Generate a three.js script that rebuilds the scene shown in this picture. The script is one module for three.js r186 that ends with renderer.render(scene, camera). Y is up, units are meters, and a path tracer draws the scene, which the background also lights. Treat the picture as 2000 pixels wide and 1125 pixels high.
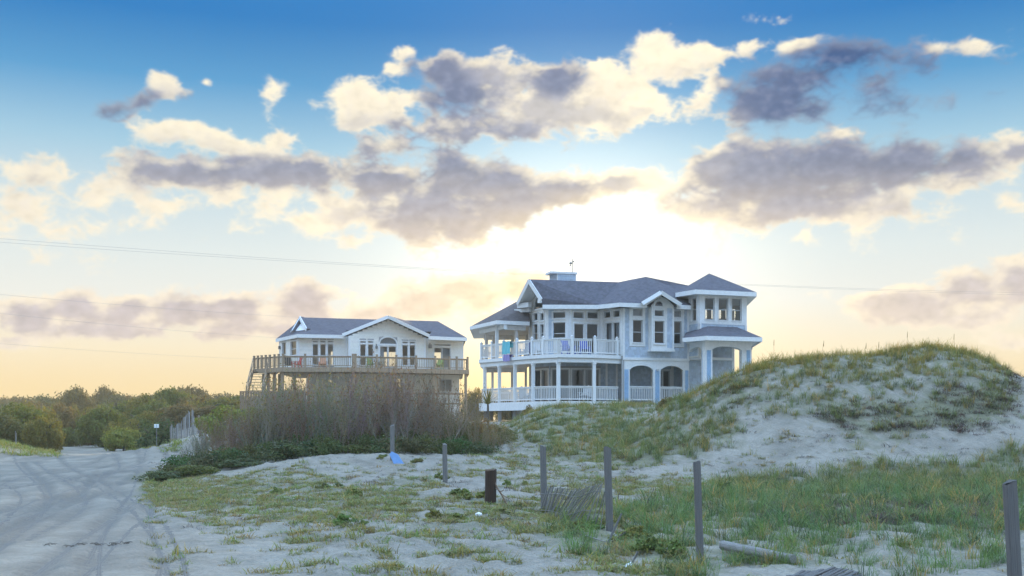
import * as THREE from 'three';
import { mergeGeometries } from 'three/addons/utils/BufferGeometryUtils.js';
import { RoundedBoxGeometry } from 'three/addons/geometries/RoundedBoxGeometry.js';
import { createNoise2D, createNoise3D } from 'simplex-noise';

// ───────────────────────── camera, sky, sun, exposure ─────────────────────────
const F = 2144, HY = 835, EYE = 1.7;                 // focal length and horizon row of the 2000 x 1125 photograph, eye height in metres
const SUN = { px: 1120, py: 575 };                   // where the veiled sun stands in the photograph
const SUN_INTENSITY = 4.6, SUN_RADIUS = 12, EXPOSURE = 1.5;
const scene = new THREE.Scene();
const camera = new THREE.PerspectiveCamera(2 * Math.atan(562.5 / F) * 180 / Math.PI, 2000 / 1125, 0.5, 9000);
camera.position.set(0, EYE, 0);
camera.lookAt(0, EYE, -10);
camera.setViewOffset(2000, 1125, 0, -(HY - 562.5), 2000, 1125);
camera.updateProjectionMatrix();
const renderer = new THREE.WebGLRenderer({ antialias: true });
renderer.toneMapping = THREE.LinearToneMapping;
renderer.toneMappingExposure = EXPOSURE;
renderer.shadowMap.enabled = true;

function rng(seed) { let s = seed | 0; return () => { s = (s + 0x6d2b79f5) | 0; let t = Math.imul(s ^ (s >>> 15), 1 | s); t = (t + Math.imul(t ^ (t >>> 7), 61 | t)) ^ t; return ((t ^ (t >>> 14)) >>> 0) / 4294967296; }; }
const n2 = createNoise2D(rng(11)), n3 = createNoise3D(rng(12));
const fbm2 = (x, y, o) => { let s = 0, a = 0.5; for (let i = 0; i < o; i++) { s += a * n2(x, y); x = x * 2.03 + 17.1; y = y * 2.03 - 9.7; a *= 0.5; } return s; };
const fluff = (x, y, o) => { let s = 0, a = 0.46; for (let i = 0; i < o; i++) { const v = n2(x, y); s += a * (i && i < 4 ? 0.45 - 1.0 * Math.abs(v) : v); x = x * 1.97 + 17.1; y = y * 1.97 - 9.7; a *= 0.61; } return s; };
const fbm3 = (x, y, z, o) => { let s = 0, a = 0.5; for (let i = 0; i < o; i++) { s += a * n3(x, y, z); x = x * 2.03 + 17.1; y = y * 2.03 - 9.7; z = z * 2.03 + 3.3; a *= 0.5; } return s; };
const sstep = (a, b, x) => { const t = Math.min(1, Math.max(0, (x - a) / (b - a))); return t * t * (3 - 2 * t); };
const lerp = (a, b, t) => a + (b - a) * t, clamp = (x, a, b) => Math.min(b, Math.max(a, x));
const mix3 = (a, b, t) => [lerp(a[0], b[0], t), lerp(a[1], b[1], t), lerp(a[2], b[2], t)];
const lin = (r, g, b) => [r, g, b].map((c) => { c /= 255; return c <= 0.04045 ? c / 12.92 : Math.pow((c + 0.055) / 1.055, 2.4); });
function table(t) { return (x) => { if (x <= t[0][0]) return t[0][1]; for (let i = 1; i < t.length; i++) if (x <= t[i][0]) { const [a, b] = [t[i - 1], t[i]], k = (x - a[0]) / (b[0] - a[0]); return lerp(a[1], b[1], k); } return t[t.length - 1][1]; }; }
function table3(t) { return (x) => { if (x <= t[0][0]) return t[0][1]; for (let i = 1; i < t.length; i++) if (x <= t[i][0]) { const [a, b] = [t[i - 1], t[i]]; return mix3(a[1], b[1], (x - a[0]) / (b[0] - a[0])); } return t[t.length - 1][1]; }; }

const sunDir = new THREE.Vector3((SUN.px - 1000) / F, (HY - SUN.py) / F, -1).normalize();
const sun = new THREE.DirectionalLight(new THREE.Color().setRGB(1, 0.76, 0.36), SUN_INTENSITY);
sun.position.copy(sunDir).multiplyScalar(200);
sun.target.position.set(0, 0, 0);
sun.castShadow = true; sun.shadow.radius = SUN_RADIUS; sun.shadow.mapSize.set(4096, 4096);
Object.assign(sun.shadow.camera, { left: -120, right: 120, top: 120, bottom: -60, near: 1, far: 500 });
sun.name = 'sun'; scene.add(sun, sun.target);

// The sky: air by height and distance from the sun, and cloud banks; one model, brightened overhead and behind as added fill light.
(function makeSky() {
  const W = 4096, H = 3072, data = new Float32Array(W * H * 4);
  const air = table3([[-2, lin(254, 214, 144)], [1.5, lin(254, 222, 160)], [4, lin(252, 237, 206)], [6.5, lin(240, 241, 234)], [9, lin(226, 236, 236)], [11.5, lin(204, 224, 233)], [14, lin(164, 205, 228)], [17, lin(92, 162, 212)], [20, lin(40, 126, 194)], [24, lin(30, 116, 186)], [40, lin(52, 132, 196)], [90, lin(56, 128, 190)]]);
  const airAway = table3([[-2, lin(196, 204, 220)], [4, lin(196, 212, 230)], [9, lin(176, 204, 236)], [14, lin(140, 188, 232)], [20, lin(80, 152, 210)], [24, lin(72, 148, 208)], [40, lin(52, 132, 196)], [90, lin(56, 128, 190)]]);
  // cloud lobes in the photograph's pixels: centre, half width and height, strength, darkness 0..1, tilt in degrees
  const lobes = [
    [700, 205, 85, 52, 1.1, 0.12, 0], [770, 200, 50, 34, 0.9, 0.2, 0], [860, 140, 70, 45, 1, 0.85, 0], [900, 175, 100, 55, 1.1, 0.9, 0], [960, 150, 100, 50, 1, 0.45, 0], [1090, 165, 80, 52, 1.1, 0.85, 0], [1060, 210, 150, 62, 1.1, 0.4, 0], [1210, 170, 120, 62, 1, 0.15, -8], [1340, 118, 130, 36, 0.95, 0.1, -4], [1180, 225, 130, 42, 0.9, 0.35, 0], [830, 250, 120, 32, 0.5, 0.7, -6], [1010, 250, 120, 30, 0.6, 0.7, 0], [1240, 200, 80, 45, 0.9, 0.05, 0],
    [1370, 185, 45, 26, 0.6, 0.1, -20], [1490, 180, 100, 70, 0.95, 1.0, 0], [1560, 165, 80, 60, 0.8, 1.05, 0], [1530, 215, 105, 38, 1.1, 1.05, 0], [1450, 225, 60, 30, 0.6, 0.6, 0], [1640, 112, 130, 36, 0.85, 1.15, 4], [1600, 160, 90, 50, 0.35, 1.0, 0], [1740, 145, 130, 36, 0.5, 1.0, -20], [1545, 90, 60, 18, 0.5, 0.15, -4], [1830, 92, 34, 14, 0.42, 0.3, 0], [1912, 90, 36, 14, 0.42, 0.1, 0], [1790, 120, 90, 22, 0.3, 1, -5], [1700, 215, 90, 18, 0.15, 1, 0], [1830, 190, 80, 22, 0.15, 1, -15],
    [330, 258, 85, 34, 1.05, 0.1, 0], [430, 275, 90, 28, 0.9, 0.15, 6], [545, 280, 46, 30, 0.9, 0.2, 20], [300, 330, 110, 32, 0.95, 0.7, 0], [430, 338, 150, 34, 1, 0.75, 0], [590, 335, 150, 42, 1.05, 0.75, 0], [380, 345, 180, 34, 0.9, 0.7, 0], [480, 385, 230, 30, 0.4, 0.1, -4], [180, 385, 150, 40, 0.4, 0.12, 0], [80, 350, 80, 32, 0.45, 0.35, -10], [50, 430, 120, 60, 0.34, 0.1, 0], [250, 420, 160, 30, 0.22, 0.05, 0], [120, 495, 60, 25, 0.25, 0.05, 0], [20, 330, 40, 24, 0.3, 0.1, 0],
    [740, 350, 130, 48, 1, 0.75, 0], [890, 335, 100, 50, 1.1, 0.85, 0], [960, 365, 150, 52, 1.1, 0.75, 0], [1090, 365, 130, 42, 1, 0.65, 0], [1200, 355, 90, 32, 0.9, 0.4, -4], [860, 415, 190, 72, 1.1, 0.6, 0], [1000, 400, 150, 50, 0.9, 0.6, -8], [880, 460, 60, 34, 0.6, 0.5, 0], [690, 425, 90, 48, 0.6, 0.3, 0], [590, 430, 70, 30, 0.35, 0.05, 0], [760, 275, 130, 40, 0.35, 0.7, -25], [1270, 350, 80, 34, 0.7, 0.1, 0],
    [1400, 320, 100, 50, 1.1, 0.55, 0], [1480, 350, 150, 78, 1.25, 0.78, 0], [1620, 330, 170, 72, 1.25, 0.9, 0], [1760, 325, 140, 52, 1.1, 0.95, 4], [1870, 310, 100, 34, 1, 0.9, 0], [1980, 295, 90, 38, 1, 0.5, 0], [1360, 400, 90, 40, 0.9, 0.4, 0], [1540, 405, 160, 40, 0.9, 0.5, 0], [1720, 395, 130, 44, 0.75, 0.35, -12], [1850, 350, 110, 36, 0.6, 0.4, -8], [1960, 385, 70, 44, 0.35, 0.1, 0], [1640, 262, 60, 20, 0.7, 0.3, 0],
    [50, 620, 80, 42, 1, 0.55, 0], [160, 605, 90, 44, 1, 0.5, 0], [250, 610, 70, 40, 0.95, 0.5, 0], [345, 605, 85, 44, 1, 0.55, 0], [450, 608, 100, 50, 1.05, 0.55, 0], [590, 600, 85, 66, 1.1, 0.5, 0], [520, 640, 200, 28, 0.8, 0.5, 0], [150, 645, 200, 22, 0.7, 0.5, 0], [20, 668, 80, 16, 0.5, 0.4, 0],
    [730, 620, 70, 46, 0.9, 0.3, 0], [830, 590, 120, 56, 1, 0.28, 0], [920, 570, 90, 46, 1, 0.25, 0], [1020, 560, 90, 46, 1, 0.22, 0], [900, 630, 200, 26, 0.45, 0.15, 0], [1090, 570, 70, 30, 0.7, 0.12, 0],
    [1720, 600, 90, 38, 1, 0.35, 0], [1800, 590, 100, 42, 1, 0.4, 0], [1900, 565, 90, 50, 1.1, 0.42, 0], [1990, 545, 70, 56, 1.1, 0.45, 0], [1850, 618, 180, 26, 0.8, 0.35, 0], [1970, 668, 70, 22, 0.4, 0.25, 0], [1560, 590, 90, 20, 0.15, 0.05, 0],
    [324, 162, 36, 28, 0.7, 0.1, 10], [215, 212, 70, 20, 0.45, 1.0, -22], [285, 196, 60, 18, 0.5, 0.95, -28], [375, 180, 26, 12, 0.3, 0.9, -20], [400, 160, 16, 8, 0.5, 0.15, 0], [532, 180, 30, 40, 0.36, 0.1, -10], [1290, 75, 70, 20, 0.5, 0.1, -12], [790, 103, 34, 12, 0.3, 0.2, 0], [765, 135, 18, 14, 0.3, 0.2, 0], [1975, 60, 20, 16, 0.25, 0.1, 0], [1470, 40, 40, 8, 0.2, 0.1, 0], [1500, 470, 300, 16, 0.06, 0.05, 0],
  ].map(([x, y, rx, ry, s, dark, tilt]) => {
    const az = Math.atan((x - 1000) / F), el = Math.atan((HY - y) / Math.hypot(F, x - 1000));
    return { x: az * F, y: el * F, rx: rx * Math.cos(az) ** 2, ry, s: y > 540 && y < 660 && s > 0.6 ? s + 0.16 : s, dark, c: Math.cos(tilt * Math.PI / 180), n: Math.sin(tilt * Math.PI / 180) };
  });
  const buckets = Array.from({ length: 64 }, () => []);
  lobes.forEach((l) => { for (let b = 0; b < 64; b++) { const x0 = -1280 + b * 40; if (l.x + 3.2 * Math.max(l.rx, l.ry) > x0 && l.x - 3.2 * Math.max(l.rx, l.ry) < x0 + 40) buckets[b].push(l); } });
  const out = { f: 0, dark: 0, pos: 0 };
  function inFrame(x, y) {
    let f = -1.2, dk = 0, w = 1e-6, ps = 0;
    const list = buckets[clamp(Math.floor((x + 1280) / 40), 0, 63)];
    for (const l of list) {
      const dx = x - l.x, dy = y - l.y, a = (dx * l.c - dy * l.n) / l.rx, b = (dx * l.n + dy * l.c) / l.ry;
      const q = Math.sqrt(a * a + b * b); if (q > 3) continue;
      const g = l.s * (1.15 - 1.15 * q) ;
      const e = Math.exp(5 * g); w += e; dk += e * l.dark; ps += e * dy / (l.ry + 14);
      if (g > f) f = g;
    }
    out.f = w > 1e-5 ? Math.min(1.15, Math.max(f, Math.log(w) / 5)) : f; out.dark = dk / w; out.pos = ps / w; return out;
  }
  const edge = (x, y, o = 7) => { const wx = 7 * n2(x / 60 + 5, y / 45), wy = 5 * n2(x / 60 - 7, y / 45); return 0.7 * fluff((x + wx) / 105, (y + wy) / 66, o) - 0.13; };
  const sunAz = Math.atan2(sunDir.x, -sunDir.z), sunEl = Math.asin(sunDir.y);
  for (let row = 0; row < H; row++) {
    const el = ((row + 0.5) / H - 0.5) * Math.PI, y = Math.sin(el), ed = el * 180 / Math.PI;
    for (let col = 0; col < W; col++) {
      const o = (row * W + col) * 4; data[o + 3] = 1;
      if (el < -0.004) { data[o] = 0.30; data[o + 1] = 0.31; data[o + 2] = 0.32; continue; }
      const round = ((col + 0.5) / W - 0.5) * 2 * Math.PI, x = Math.cos(round) * Math.cos(el), z = Math.sin(round) * Math.cos(el);
      const az = Math.atan2(x, -z), dAz = az - sunAz;
      const away = 0.5 - 0.5 * Math.cos(dAz), cosA = clamp(x * sunDir.x + y * sunDir.y + z * sunDir.z, -1, 1), ang = Math.acos(cosA) * 180 / Math.PI;
      let c = mix3(air(ed), airAway(ed), sstep(0.08, 0.7, away));
      // glow round the sun, wider along the horizon
      const gx = Math.abs(dAz) * 57.3, gy = (el - sunEl) * 57.3, gd = Math.hypot(gx * 0.66, gy * (gy > 0 ? 0.66 : 0.8));
      const g1 = Math.exp(-((gd / 5.2) ** 2)), g2 = Math.exp(-gd / 6.5) , g3 = Math.exp(-((gx / 9) ** 2)) * sstep(8.5, 0.2, ed);
      c = [c[0] + 0.7 * g1 + 0.07 * g2, c[1] + 0.62 * g1 + 0.055 * g2, c[2] + 0.48 * g1 + 0.035 * g2];
      c = [c[0] + g3 * 0.3, c[1] + g3 * 0.08, c[2] * (1 - 0.3 * g3)];
      // clouds
      const X = az * F, Y = el * F, m = sstep(1130, 990, Math.abs(X)) * sstep(960, 830, Y);
      let den = -1, dark = 0.5, up = -1, pos = 0;
      if (m > 0) {
        const r = inFrame(X, Y); den = r.f; dark = r.dark; pos = r.pos;
        if (den > -0.75) den += edge(X, Y);
        const r2 = inFrame(X + (sunAz * F - X) * 0.0, Y + 17).f; up = r2 > -0.75 ? r2 + edge(X, Y + 17, 4) : r2;
      }
      if (m < 1) {
        const k = 1 / (y + 0.22), a = fbm3(x * k * 1.5, 4.2, z * k * 1.5, 6) * 1.5 + 0.12 + 0.12 * sstep(0.2, 0.6, y), b = fbm3((x - sunDir.x * 0.03) * k * 1.5, 4.2, (z - sunDir.z * 0.03) * k * 1.5, 4) * 1.5 + 0.16;
        den = lerp(a, den, m); up = lerp(b, up, m); dark = lerp(0.32, dark, m); pos *= m;
      }
      const al = sstep(-0.02, 0.34 + 0.34 * sstep(0.7, 1, dark) + 0.14 * sstep(0.25, 0.0, dark), den) * 0.97;
      if (al > 0.002) {
        const inner = fbm2(X / 120 + 40, Y / 80 - 11, 5), thick = sstep(0.05, 0.85, den + 0.6 * inner + 0.3 * sstep(0.3, 0.8, dark)), top = clamp((den - up) * 1.7 - 0.12, 0, 1) * sstep(0.85, 0.3, den);
        const nearSun = Math.exp(-ang / 9), low = sstep(14, 3, ed);
        const cream = mix3(lin(252, 242, 218), lin(255, 241, 218), low), creamA = [0.78, 0.9, 1.0];
        const aw2 = Math.max(sstep(0.12, 0.5, away), sstep(22, 45, ed)); let bright = mix3(cream, creamA, aw2);
        bright = bright.map((v, i) => v * (1.02 + [0.9, 0.78, 0.5][i] * nearSun));
        const blueDark = mix3(lin(70, 98, 146), lin(118, 128, 154), sstep(17, 11, ed)), mauve = mix3(lin(172, 174, 188), lin(212, 202, 204), low);
        let body = dark > 0.5 ? mix3(mauve, blueDark, clamp((dark - 0.5) * 1.55, 0, 1)) : mix3(bright, mauve, dark / 0.5);
        const warm = clamp(Math.exp(-gx / 8) * low * 1.3, 0, 1);
        body = mix3(body, lin(253, 216, 168), warm * 0.85);
        body = body.map((v, i) => v * (1 + [0.3, 0.24, 0.13][i] * nearSun));
        body = mix3(body, [0.58, 0.71, 0.86], aw2 * 0.8);
        let cc = mix3(mix3(bright, body, 0.25 + 0.55 * sstep(0.6, 1, dark)), body, thick * (1 - 0.8 * top));
        cc = mix3(cc, bright, 0.7 * top * (1 - sstep(0.75, 1.05, dark)));
        const mot = m > 0 ? fbm2(X / 44 + 3, Y / 30 + 8, 5) : 0, sh = clamp(-(den - up) * 1.1 - 0.05, 0, 1) * sstep(9.5, 13, ed) * sstep(0.2, 0.5, den);
        cc = mix3(cc, mauve, clamp((0.6 * sh + 0.4 * sstep(0.1, -0.8, pos) * sstep(0.1, 0.5, den)) * sstep(10, 14, ed) * sstep(0.4, 0.1, dark) + 0.35 * Math.max(0, mot) * thick, 0, 0.75) * (1 - aw2)); cc = cc.map((v) => v * (1 + 0.13 * mot * (0.4 + thick)));
        // banks glow peach and gold low down, where the sun shines through their thin lower edge
        cc = mix3(cc, mix3(lin(250, 224, 190), lin(255, 236, 196).map((v) => v * 1.15), nearSun), 0.85 * sstep(0.25, -0.85, pos) * sstep(15.5, 11, ed) * sstep(0.25, 0.5, dark) * Math.exp(-gx / 14) * m);
        cc = mix3(cc, lin(146, 152, 182), 0.45 * sstep(0.1, 0.8, pos) * thick * sstep(0.45, 0.7, dark) * sstep(6, 10, ed) * m);
        // under-lit lower rims of the banks
        const below = sstep(0.5, -0.05, den) * sstep(15, 6, ed) ; cc = mix3(cc, bright, below * 0.25);
        c = mix3(c, cc, al);
      }
      const k = (lerp(1, 3.9, sstep(18, 46, ed)) * lerp(1, 1.2, sstep(0.1, 0.5, away))) / EXPOSURE;  // added fill: unseen sky raised to light the shaded fronts and ground
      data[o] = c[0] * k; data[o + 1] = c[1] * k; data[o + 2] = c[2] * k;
    }
  }
  const t = new THREE.DataTexture(data, W, H, THREE.RGBAFormat, THREE.FloatType);
  t.mapping = THREE.EquirectangularReflectionMapping; t.magFilter = t.minFilter = THREE.LinearFilter; t.needsUpdate = true;
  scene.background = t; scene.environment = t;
})();
scene.fog = new THREE.FogExp2(new THREE.Color().setRGB(1, 0.88, 0.66), 0.0007);

// ───────────────────────── names, labels, geometry helpers ─────────────────────────
const V3 = THREE.Vector3;
const taken = {};
function numbered(name) { const k = taken[name] = (taken[name] ?? -1) + 1; return k ? name + '_' + String(k).padStart(3, '0') : name; }
function tag(o, label, category, group, kind) { if (label) o.userData.label = label; if (category) o.userData.category = category; if (group) o.userData.group = group; if (kind) o.userData.kind = kind; return o; }
function thing(name, pos, label, category, group, kind) { const o = new THREE.Group(); o.name = numbered(name); o.position.set(...pos); scene.add(o); return tag(o, label, category, group, kind); }
function part(parent, name, geo, mat, kind) { if (Array.isArray(geo) && geo.length > 1 && SPLIT.has(name)) return geo.map((g) => part(parent, name, g, mat, kind))[0]; if (Array.isArray(geo)) geo = merge(geo); const m = new THREE.Mesh(geo, mat); m.name = name; m.castShadow = m.receiveShadow = true; parent.add(m); if (kind) m.userData.kind = kind; return m; }
const SPLIT = new Set(['fascia', 'corner_board', 'wall_trim', 'rake_board', 'pillar_panel', 'gable_soffit', 'gablet_roof', 'joist', 'stair_stringer', 'stair_rail', 'rail', 'window_band', 'door_casing', 'wire', 'siding', 'wall']);
function single(name, geo, mat, label, category, group, kind) { if (Array.isArray(geo)) geo = merge(geo); const m = new THREE.Mesh(geo, mat); m.name = numbered(name); m.castShadow = m.receiveShadow = true; scene.add(m); return tag(m, label, category, group, kind); }
function merge(list) {
  const col = list.some((g) => g.attributes.color);
  list = list.map((g) => {
    g = g.index ? g.toNonIndexed() : g;
    if (!g.attributes.uv) g.setAttribute('uv', new THREE.BufferAttribute(new Float32Array(g.attributes.position.count * 2), 2));
    if (col && !g.attributes.color) g.setAttribute('color', new THREE.BufferAttribute(new Float32Array(g.attributes.position.count * 3).fill(1), 3));
    for (const k of Object.keys(g.attributes)) if (!['position', 'normal', 'uv', 'color'].includes(k)) g.deleteAttribute(k);
    return g;
  });
  return list.length === 1 ? list[0] : mergeGeometries(list);
}
// raw triangles: collects quads and triangles with flat normals, uv in metres and an optional colour
class Tris {
  constructor() { this.p = []; this.n = []; this.t = []; this.c = []; }
  tri(a, b, c, uv, col = [1, 1, 1]) {
    const n = new V3().subVectors(b, a).cross(new V3().subVectors(c, a)).normalize();
    [a, b, c].forEach((v, i) => { this.p.push(v.x, v.y, v.z); this.n.push(n.x, n.y, n.z); this.t.push(...(uv ? uv[i] : [v.x, v.y])); this.c.push(...col); });
  }
  quad(a, b, c, d, uv, col) { this.tri(a, b, c, uv && [uv[0], uv[1], uv[2]], col); this.tri(a, c, d, uv && [uv[0], uv[2], uv[3]], col); }
  geo(color) {
    const g = new THREE.BufferGeometry();
    g.setAttribute('position', new THREE.Float32BufferAttribute(this.p, 3)); g.setAttribute('normal', new THREE.Float32BufferAttribute(this.n, 3)); g.setAttribute('uv', new THREE.Float32BufferAttribute(this.t, 2));
    if (color) g.setAttribute('color', new THREE.Float32BufferAttribute(this.c, 3));
    return g;
  }
}
// a point seen in the photograph at (px, py), at depth D metres
const at = (px, py, D) => new V3((px - 1000) * D / F, EYE + (HY - py) * D / F, -D);
const plan = (px, D) => new V3((px - 1000) * D / F, 0, -D);
const yAt = (py, D) => EYE + (HY - py) * D / F;

// A vertical plane from plan point A (left, seen from outside) to B; u runs along it, y up, n outwards.
class Frame {
  constructor(A, B, base) { this.a = A.clone().setY(0); this.u = B.clone().sub(A).setY(0); this.len = this.u.length(); this.u.normalize(); this.n = new V3(-this.u.z, 0, this.u.x); this.base = base || new V3(); }
  pt(u, y, n) { return new V3(this.a.x + this.u.x * u + this.n.x * n - this.base.x, y - this.base.y, this.a.z + this.u.z * u + this.n.z * n - this.base.z); }
  // where the sight line of photograph column px meets the plane: distance along it, and depth
  uOf(px, n = 0) { const k = (px - 1000) / F, ax = this.a.x + this.n.x * n, az = -(this.a.z + this.n.z * n); return (k * az - ax) / (this.u.x + k * this.u.z); }
  dOf(u, n = 0) { return -(this.a.z + this.u.z * u + this.n.z * n); }
  yOf(px, py, n = 0) { return yAt(py, this.dOf(this.uOf(px, n), n)); }
  box(u0, u1, y0, y1, n0, n1) {
    const T = new Tris(), P = (i) => this.pt(i & 1 ? u1 : u0, i & 2 ? y1 : y0, i & 4 ? n1 : n0), w = u1 - u0, h = y1 - y0, d = n1 - n0;
    const uv = (a, b) => [[0 + u0, y0], [a + u0, y0], [a + u0, b + y0], [u0, b + y0]];
    T.quad(P(4), P(5), P(7), P(6), uv(w, h)); T.quad(P(1), P(0), P(2), P(3), uv(w, h));
    T.quad(P(0), P(4), P(6), P(2), uv(d, h)); T.quad(P(5), P(1), P(3), P(7), uv(d, h));
    T.quad(P(6), P(7), P(3), P(2), uv(w, d)); T.quad(P(0), P(1), P(5), P(4), uv(w, d));
    return T.geo();
  }
  // an outline in (u, y) with thickness from n0 to n1
  slab(pts, n0, n1, holes = []) {
    const s = new THREE.Shape(pts.map((p) => new THREE.Vector2(...p)));
    holes.forEach((h) => s.holes.push(new THREE.Path(h.map((p) => new THREE.Vector2(...p)))));
    const g = new THREE.ExtrudeGeometry(s, { depth: n1 - n0, bevelEnabled: false });
    const o = this.pt(0, 0, n0);
    g.applyMatrix4(new THREE.Matrix4().makeBasis(this.u, new V3(0, 1, 0), this.n).setPosition(o));
    return g;
  }
  // a wall with rectangular openings [u0, u1, y0, y1]
  wall(u0, u1, y0, y1, n0, n1, open = []) {
    const us = [...new Set([u0, u1, ...open.flatMap((o) => [o[0], o[1]])])].filter((x) => x >= u0 - 1e-6 && x <= u1 + 1e-6).sort((a, b) => a - b), gs = [];
    for (let i = 0; i + 1 < us.length; i++) {
      if (us[i + 1] - us[i] < 1e-4) continue;
      const um = (us[i] + us[i + 1]) / 2, cut = open.filter((o) => o[0] < um && o[1] > um).sort((a, b) => a[2] - b[2]);
      let y = y0;
      for (const o of cut) { if (o[2] > y + 1e-4) gs.push(this.box(us[i], us[i + 1], y, Math.min(o[2], y1), n0, n1)); y = Math.max(y, o[3]); }
      if (y < y1 - 1e-4) gs.push(this.box(us[i], us[i + 1], y, y1, n0, n1));
    }
    return merge(gs);
  }
  // lapped courses of shingles (or clapboards when width is 0), each board its own tilted face with a lower edge
  siding(u0, u1, y0, y1, open, { course = 0.17, width = 0.2, n = 0.0, lap = 0.022, vary = 0.12, seed = 1, top } = {}) {
    const T = new Tris(), R = rng(seed);
    const rows = Math.ceil((y1 - y0) / course);
    for (let r = 0; r < rows; r++) {
      const a = y0 + r * course, b = Math.min(y1, a + course);
      let spans = [[u0, u1]];
      if (top) { const [l, q] = top(a); spans = [[Math.max(u0, l), Math.min(u1, q)]]; if (spans[0][1] <= spans[0][0]) continue; }
      for (const o of open) if (o[2] < b - 0.01 && o[3] > a + 0.01) spans = spans.flatMap(([p, q]) => (o[1] <= p || o[0] >= q ? [[p, q]] : [[p, Math.min(q, o[0])], [Math.max(p, o[1]), q]].filter(([s, e]) => e - s > 0.01)));
      for (const [p, q] of spans) {
        let s = p - (width ? R() * width : 0);
        while (s < q - 0.003) {
          const w = width ? width * (0.6 + 0.8 * R()) : 3 + 2 * R(), l = Math.max(p, s), e = Math.min(q, s + w - (width ? 0.006 : 0.002)), dy = width ? (R() - 0.5) * 0.012 : 0, k = lap * (0.8 + 0.4 * R());
          s += w;
          if (e - l < 0.01) continue;
          const v = 1 + (R() - 0.5) * 2 * vary, col = [v * (1 + (R() - 0.5) * 0.04), v, v * (1 + (R() - 0.5) * 0.05)];
          const A = this.pt(l, a - dy, n + k), B = this.pt(e, a - dy, n + k), C = this.pt(e, b + 0.004, n + 0.004), D = this.pt(l, b + 0.004, n + 0.004);
          T.quad(A, B, C, D, [[l, a], [e, a], [e, b], [l, b]], col);
          T.quad(this.pt(l, a - dy, n), this.pt(e, a - dy, n), B, A, null, col);
        }
      }
    }
    return T.geo(true);
  }
}
// a flat slab over a polygon of space points, th thick downwards; uv in metres along and up the slope
function slopeSlab(pts, th, base, lift = 0) {
  const T = new Tris(), P = pts.map((p) => p.clone().sub(base).setY(p.y - base.y + lift)), n = new V3();
  for (let i = 0; i < P.length; i++) { const a = P[i], b = P[(i + 1) % P.length]; n.x += (a.y - b.y) * (a.z + b.z); n.y += (a.z - b.z) * (a.x + b.x); n.z += (a.x - b.x) * (a.y + b.y); }
  n.normalize(); if (n.y < 0) { n.negate(); P.reverse(); }
  const along = new V3(0, 1, 0).cross(n).normalize(), up = n.clone().cross(along);
  const uv = (p) => [p.dot(along), p.dot(up)], tris = THREE.ShapeUtils.triangulateShape(P.map((p) => new THREE.Vector2(...uv(p))), []);
  const lo = P.map((p) => p.clone().addScaledVector(n, -th));
  for (const [a, b, c] of tris) { T.tri(P[a], P[b], P[c], [uv(P[a]), uv(P[b]), uv(P[c])]); T.tri(lo[a], lo[c], lo[b], [uv(P[a]), uv(P[c]), uv(P[b])]); }
  for (let i = 0; i < P.length; i++) { const j = (i + 1) % P.length; T.quad(lo[i], lo[j], P[j], P[i]); }
  return T.geo();
}
// a board between two space points: width w across (vertical-ish), thickness t along nrm
function board(a, b, w, t, base, nrm) {
  const d = b.clone().sub(a), L = d.length(); d.normalize();
  const n = nrm.clone().addScaledVector(d, -nrm.dot(d)).normalize(), s = n.clone().cross(d);
  const g = new THREE.BoxGeometry(L, w, t); g.applyMatrix4(new THREE.Matrix4().makeBasis(d, s, n).setPosition(a.clone().add(b).multiplyScalar(0.5).sub(base)));
  return g;
}
function post(x, y0, z, y1, w, base, d = w, rot = 0) { const g = new RoundedBoxGeometry(w, y1 - y0, d, 1, 0.008); g.rotateY(rot); g.translate(x - base.x, (y0 + y1) / 2 - base.y, z - base.z); return g; }
function tube(points, r, seg = 8, rad = 5, closed = false) { return new THREE.TubeGeometry(new THREE.CatmullRomCurve3(points), seg, r, rad, closed); }

// ───────────────────────── computed textures and materials ─────────────────────────
function tex(size, fn, { srgb = false, repeat = [1, 1] } = {}) {
  const d = new Uint8Array(size * size * 4);
  for (let y = 0; y < size; y++) for (let x = 0; x < size; x++) { const c = fn(x / size, y / size, x, y), o = (y * size + x) * 4; if (typeof c === 'number') d[o] = d[o + 1] = d[o + 2] = clamp(c * 255, 0, 255); else for (let k = 0; k < 3; k++) d[o + k] = clamp(c[k] * 255, 0, 255); d[o + 3] = 255; }
  const t = new THREE.DataTexture(d, size, size); t.wrapS = t.wrapT = THREE.RepeatWrapping; t.magFilter = THREE.LinearFilter; t.minFilter = THREE.LinearFilter; t.repeat.set(...repeat); if (srgb) t.colorSpace = THREE.SRGBColorSpace; t.needsUpdate = true; return t;
}
// tiling noise on a torus
const tile = (u, v, k, o, s = 0) => { const a = u * 2 * Math.PI, b = v * 2 * Math.PI, r = k / 6.283; return fbm3(Math.cos(a) * r + s, Math.sin(a) * r + Math.cos(b) * r * 1.01, Math.sin(b) * r - s, o); };
const hash = (x, y) => { let h = Math.imul(x | 0, 374761393) + Math.imul(y | 0, 668265263) | 0; h = Math.imul(h ^ (h >>> 13), 1274126177); return ((h ^ (h >>> 16)) >>> 0) / 4294967296; };
const sandBump = tex(1024, (u, v, x, y) => 0.5 + 0.16 * tile(u, v, 9, 2) + 0.5 * tile(u, v, 30, 4, 7) + 0.4 * (hash(x >> 2, y >> 2) - 0.5) * (hash(x >> 3, y >> 3) > 0.6 ? 1 : 0.2) + 0.15 * (hash(x, y) - 0.5), { repeat: [1, 1] });
const sandMap = tex(1024, (u, v, x, y) => { const k = 0.86 + 0.12 * tile(u, v, 8, 4, 3) + 0.16 * tile(u, v, 40, 3, 9) + 0.1 * (hash(x, y) - 0.5); return [k, k * 0.985, k * 0.96]; });
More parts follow.
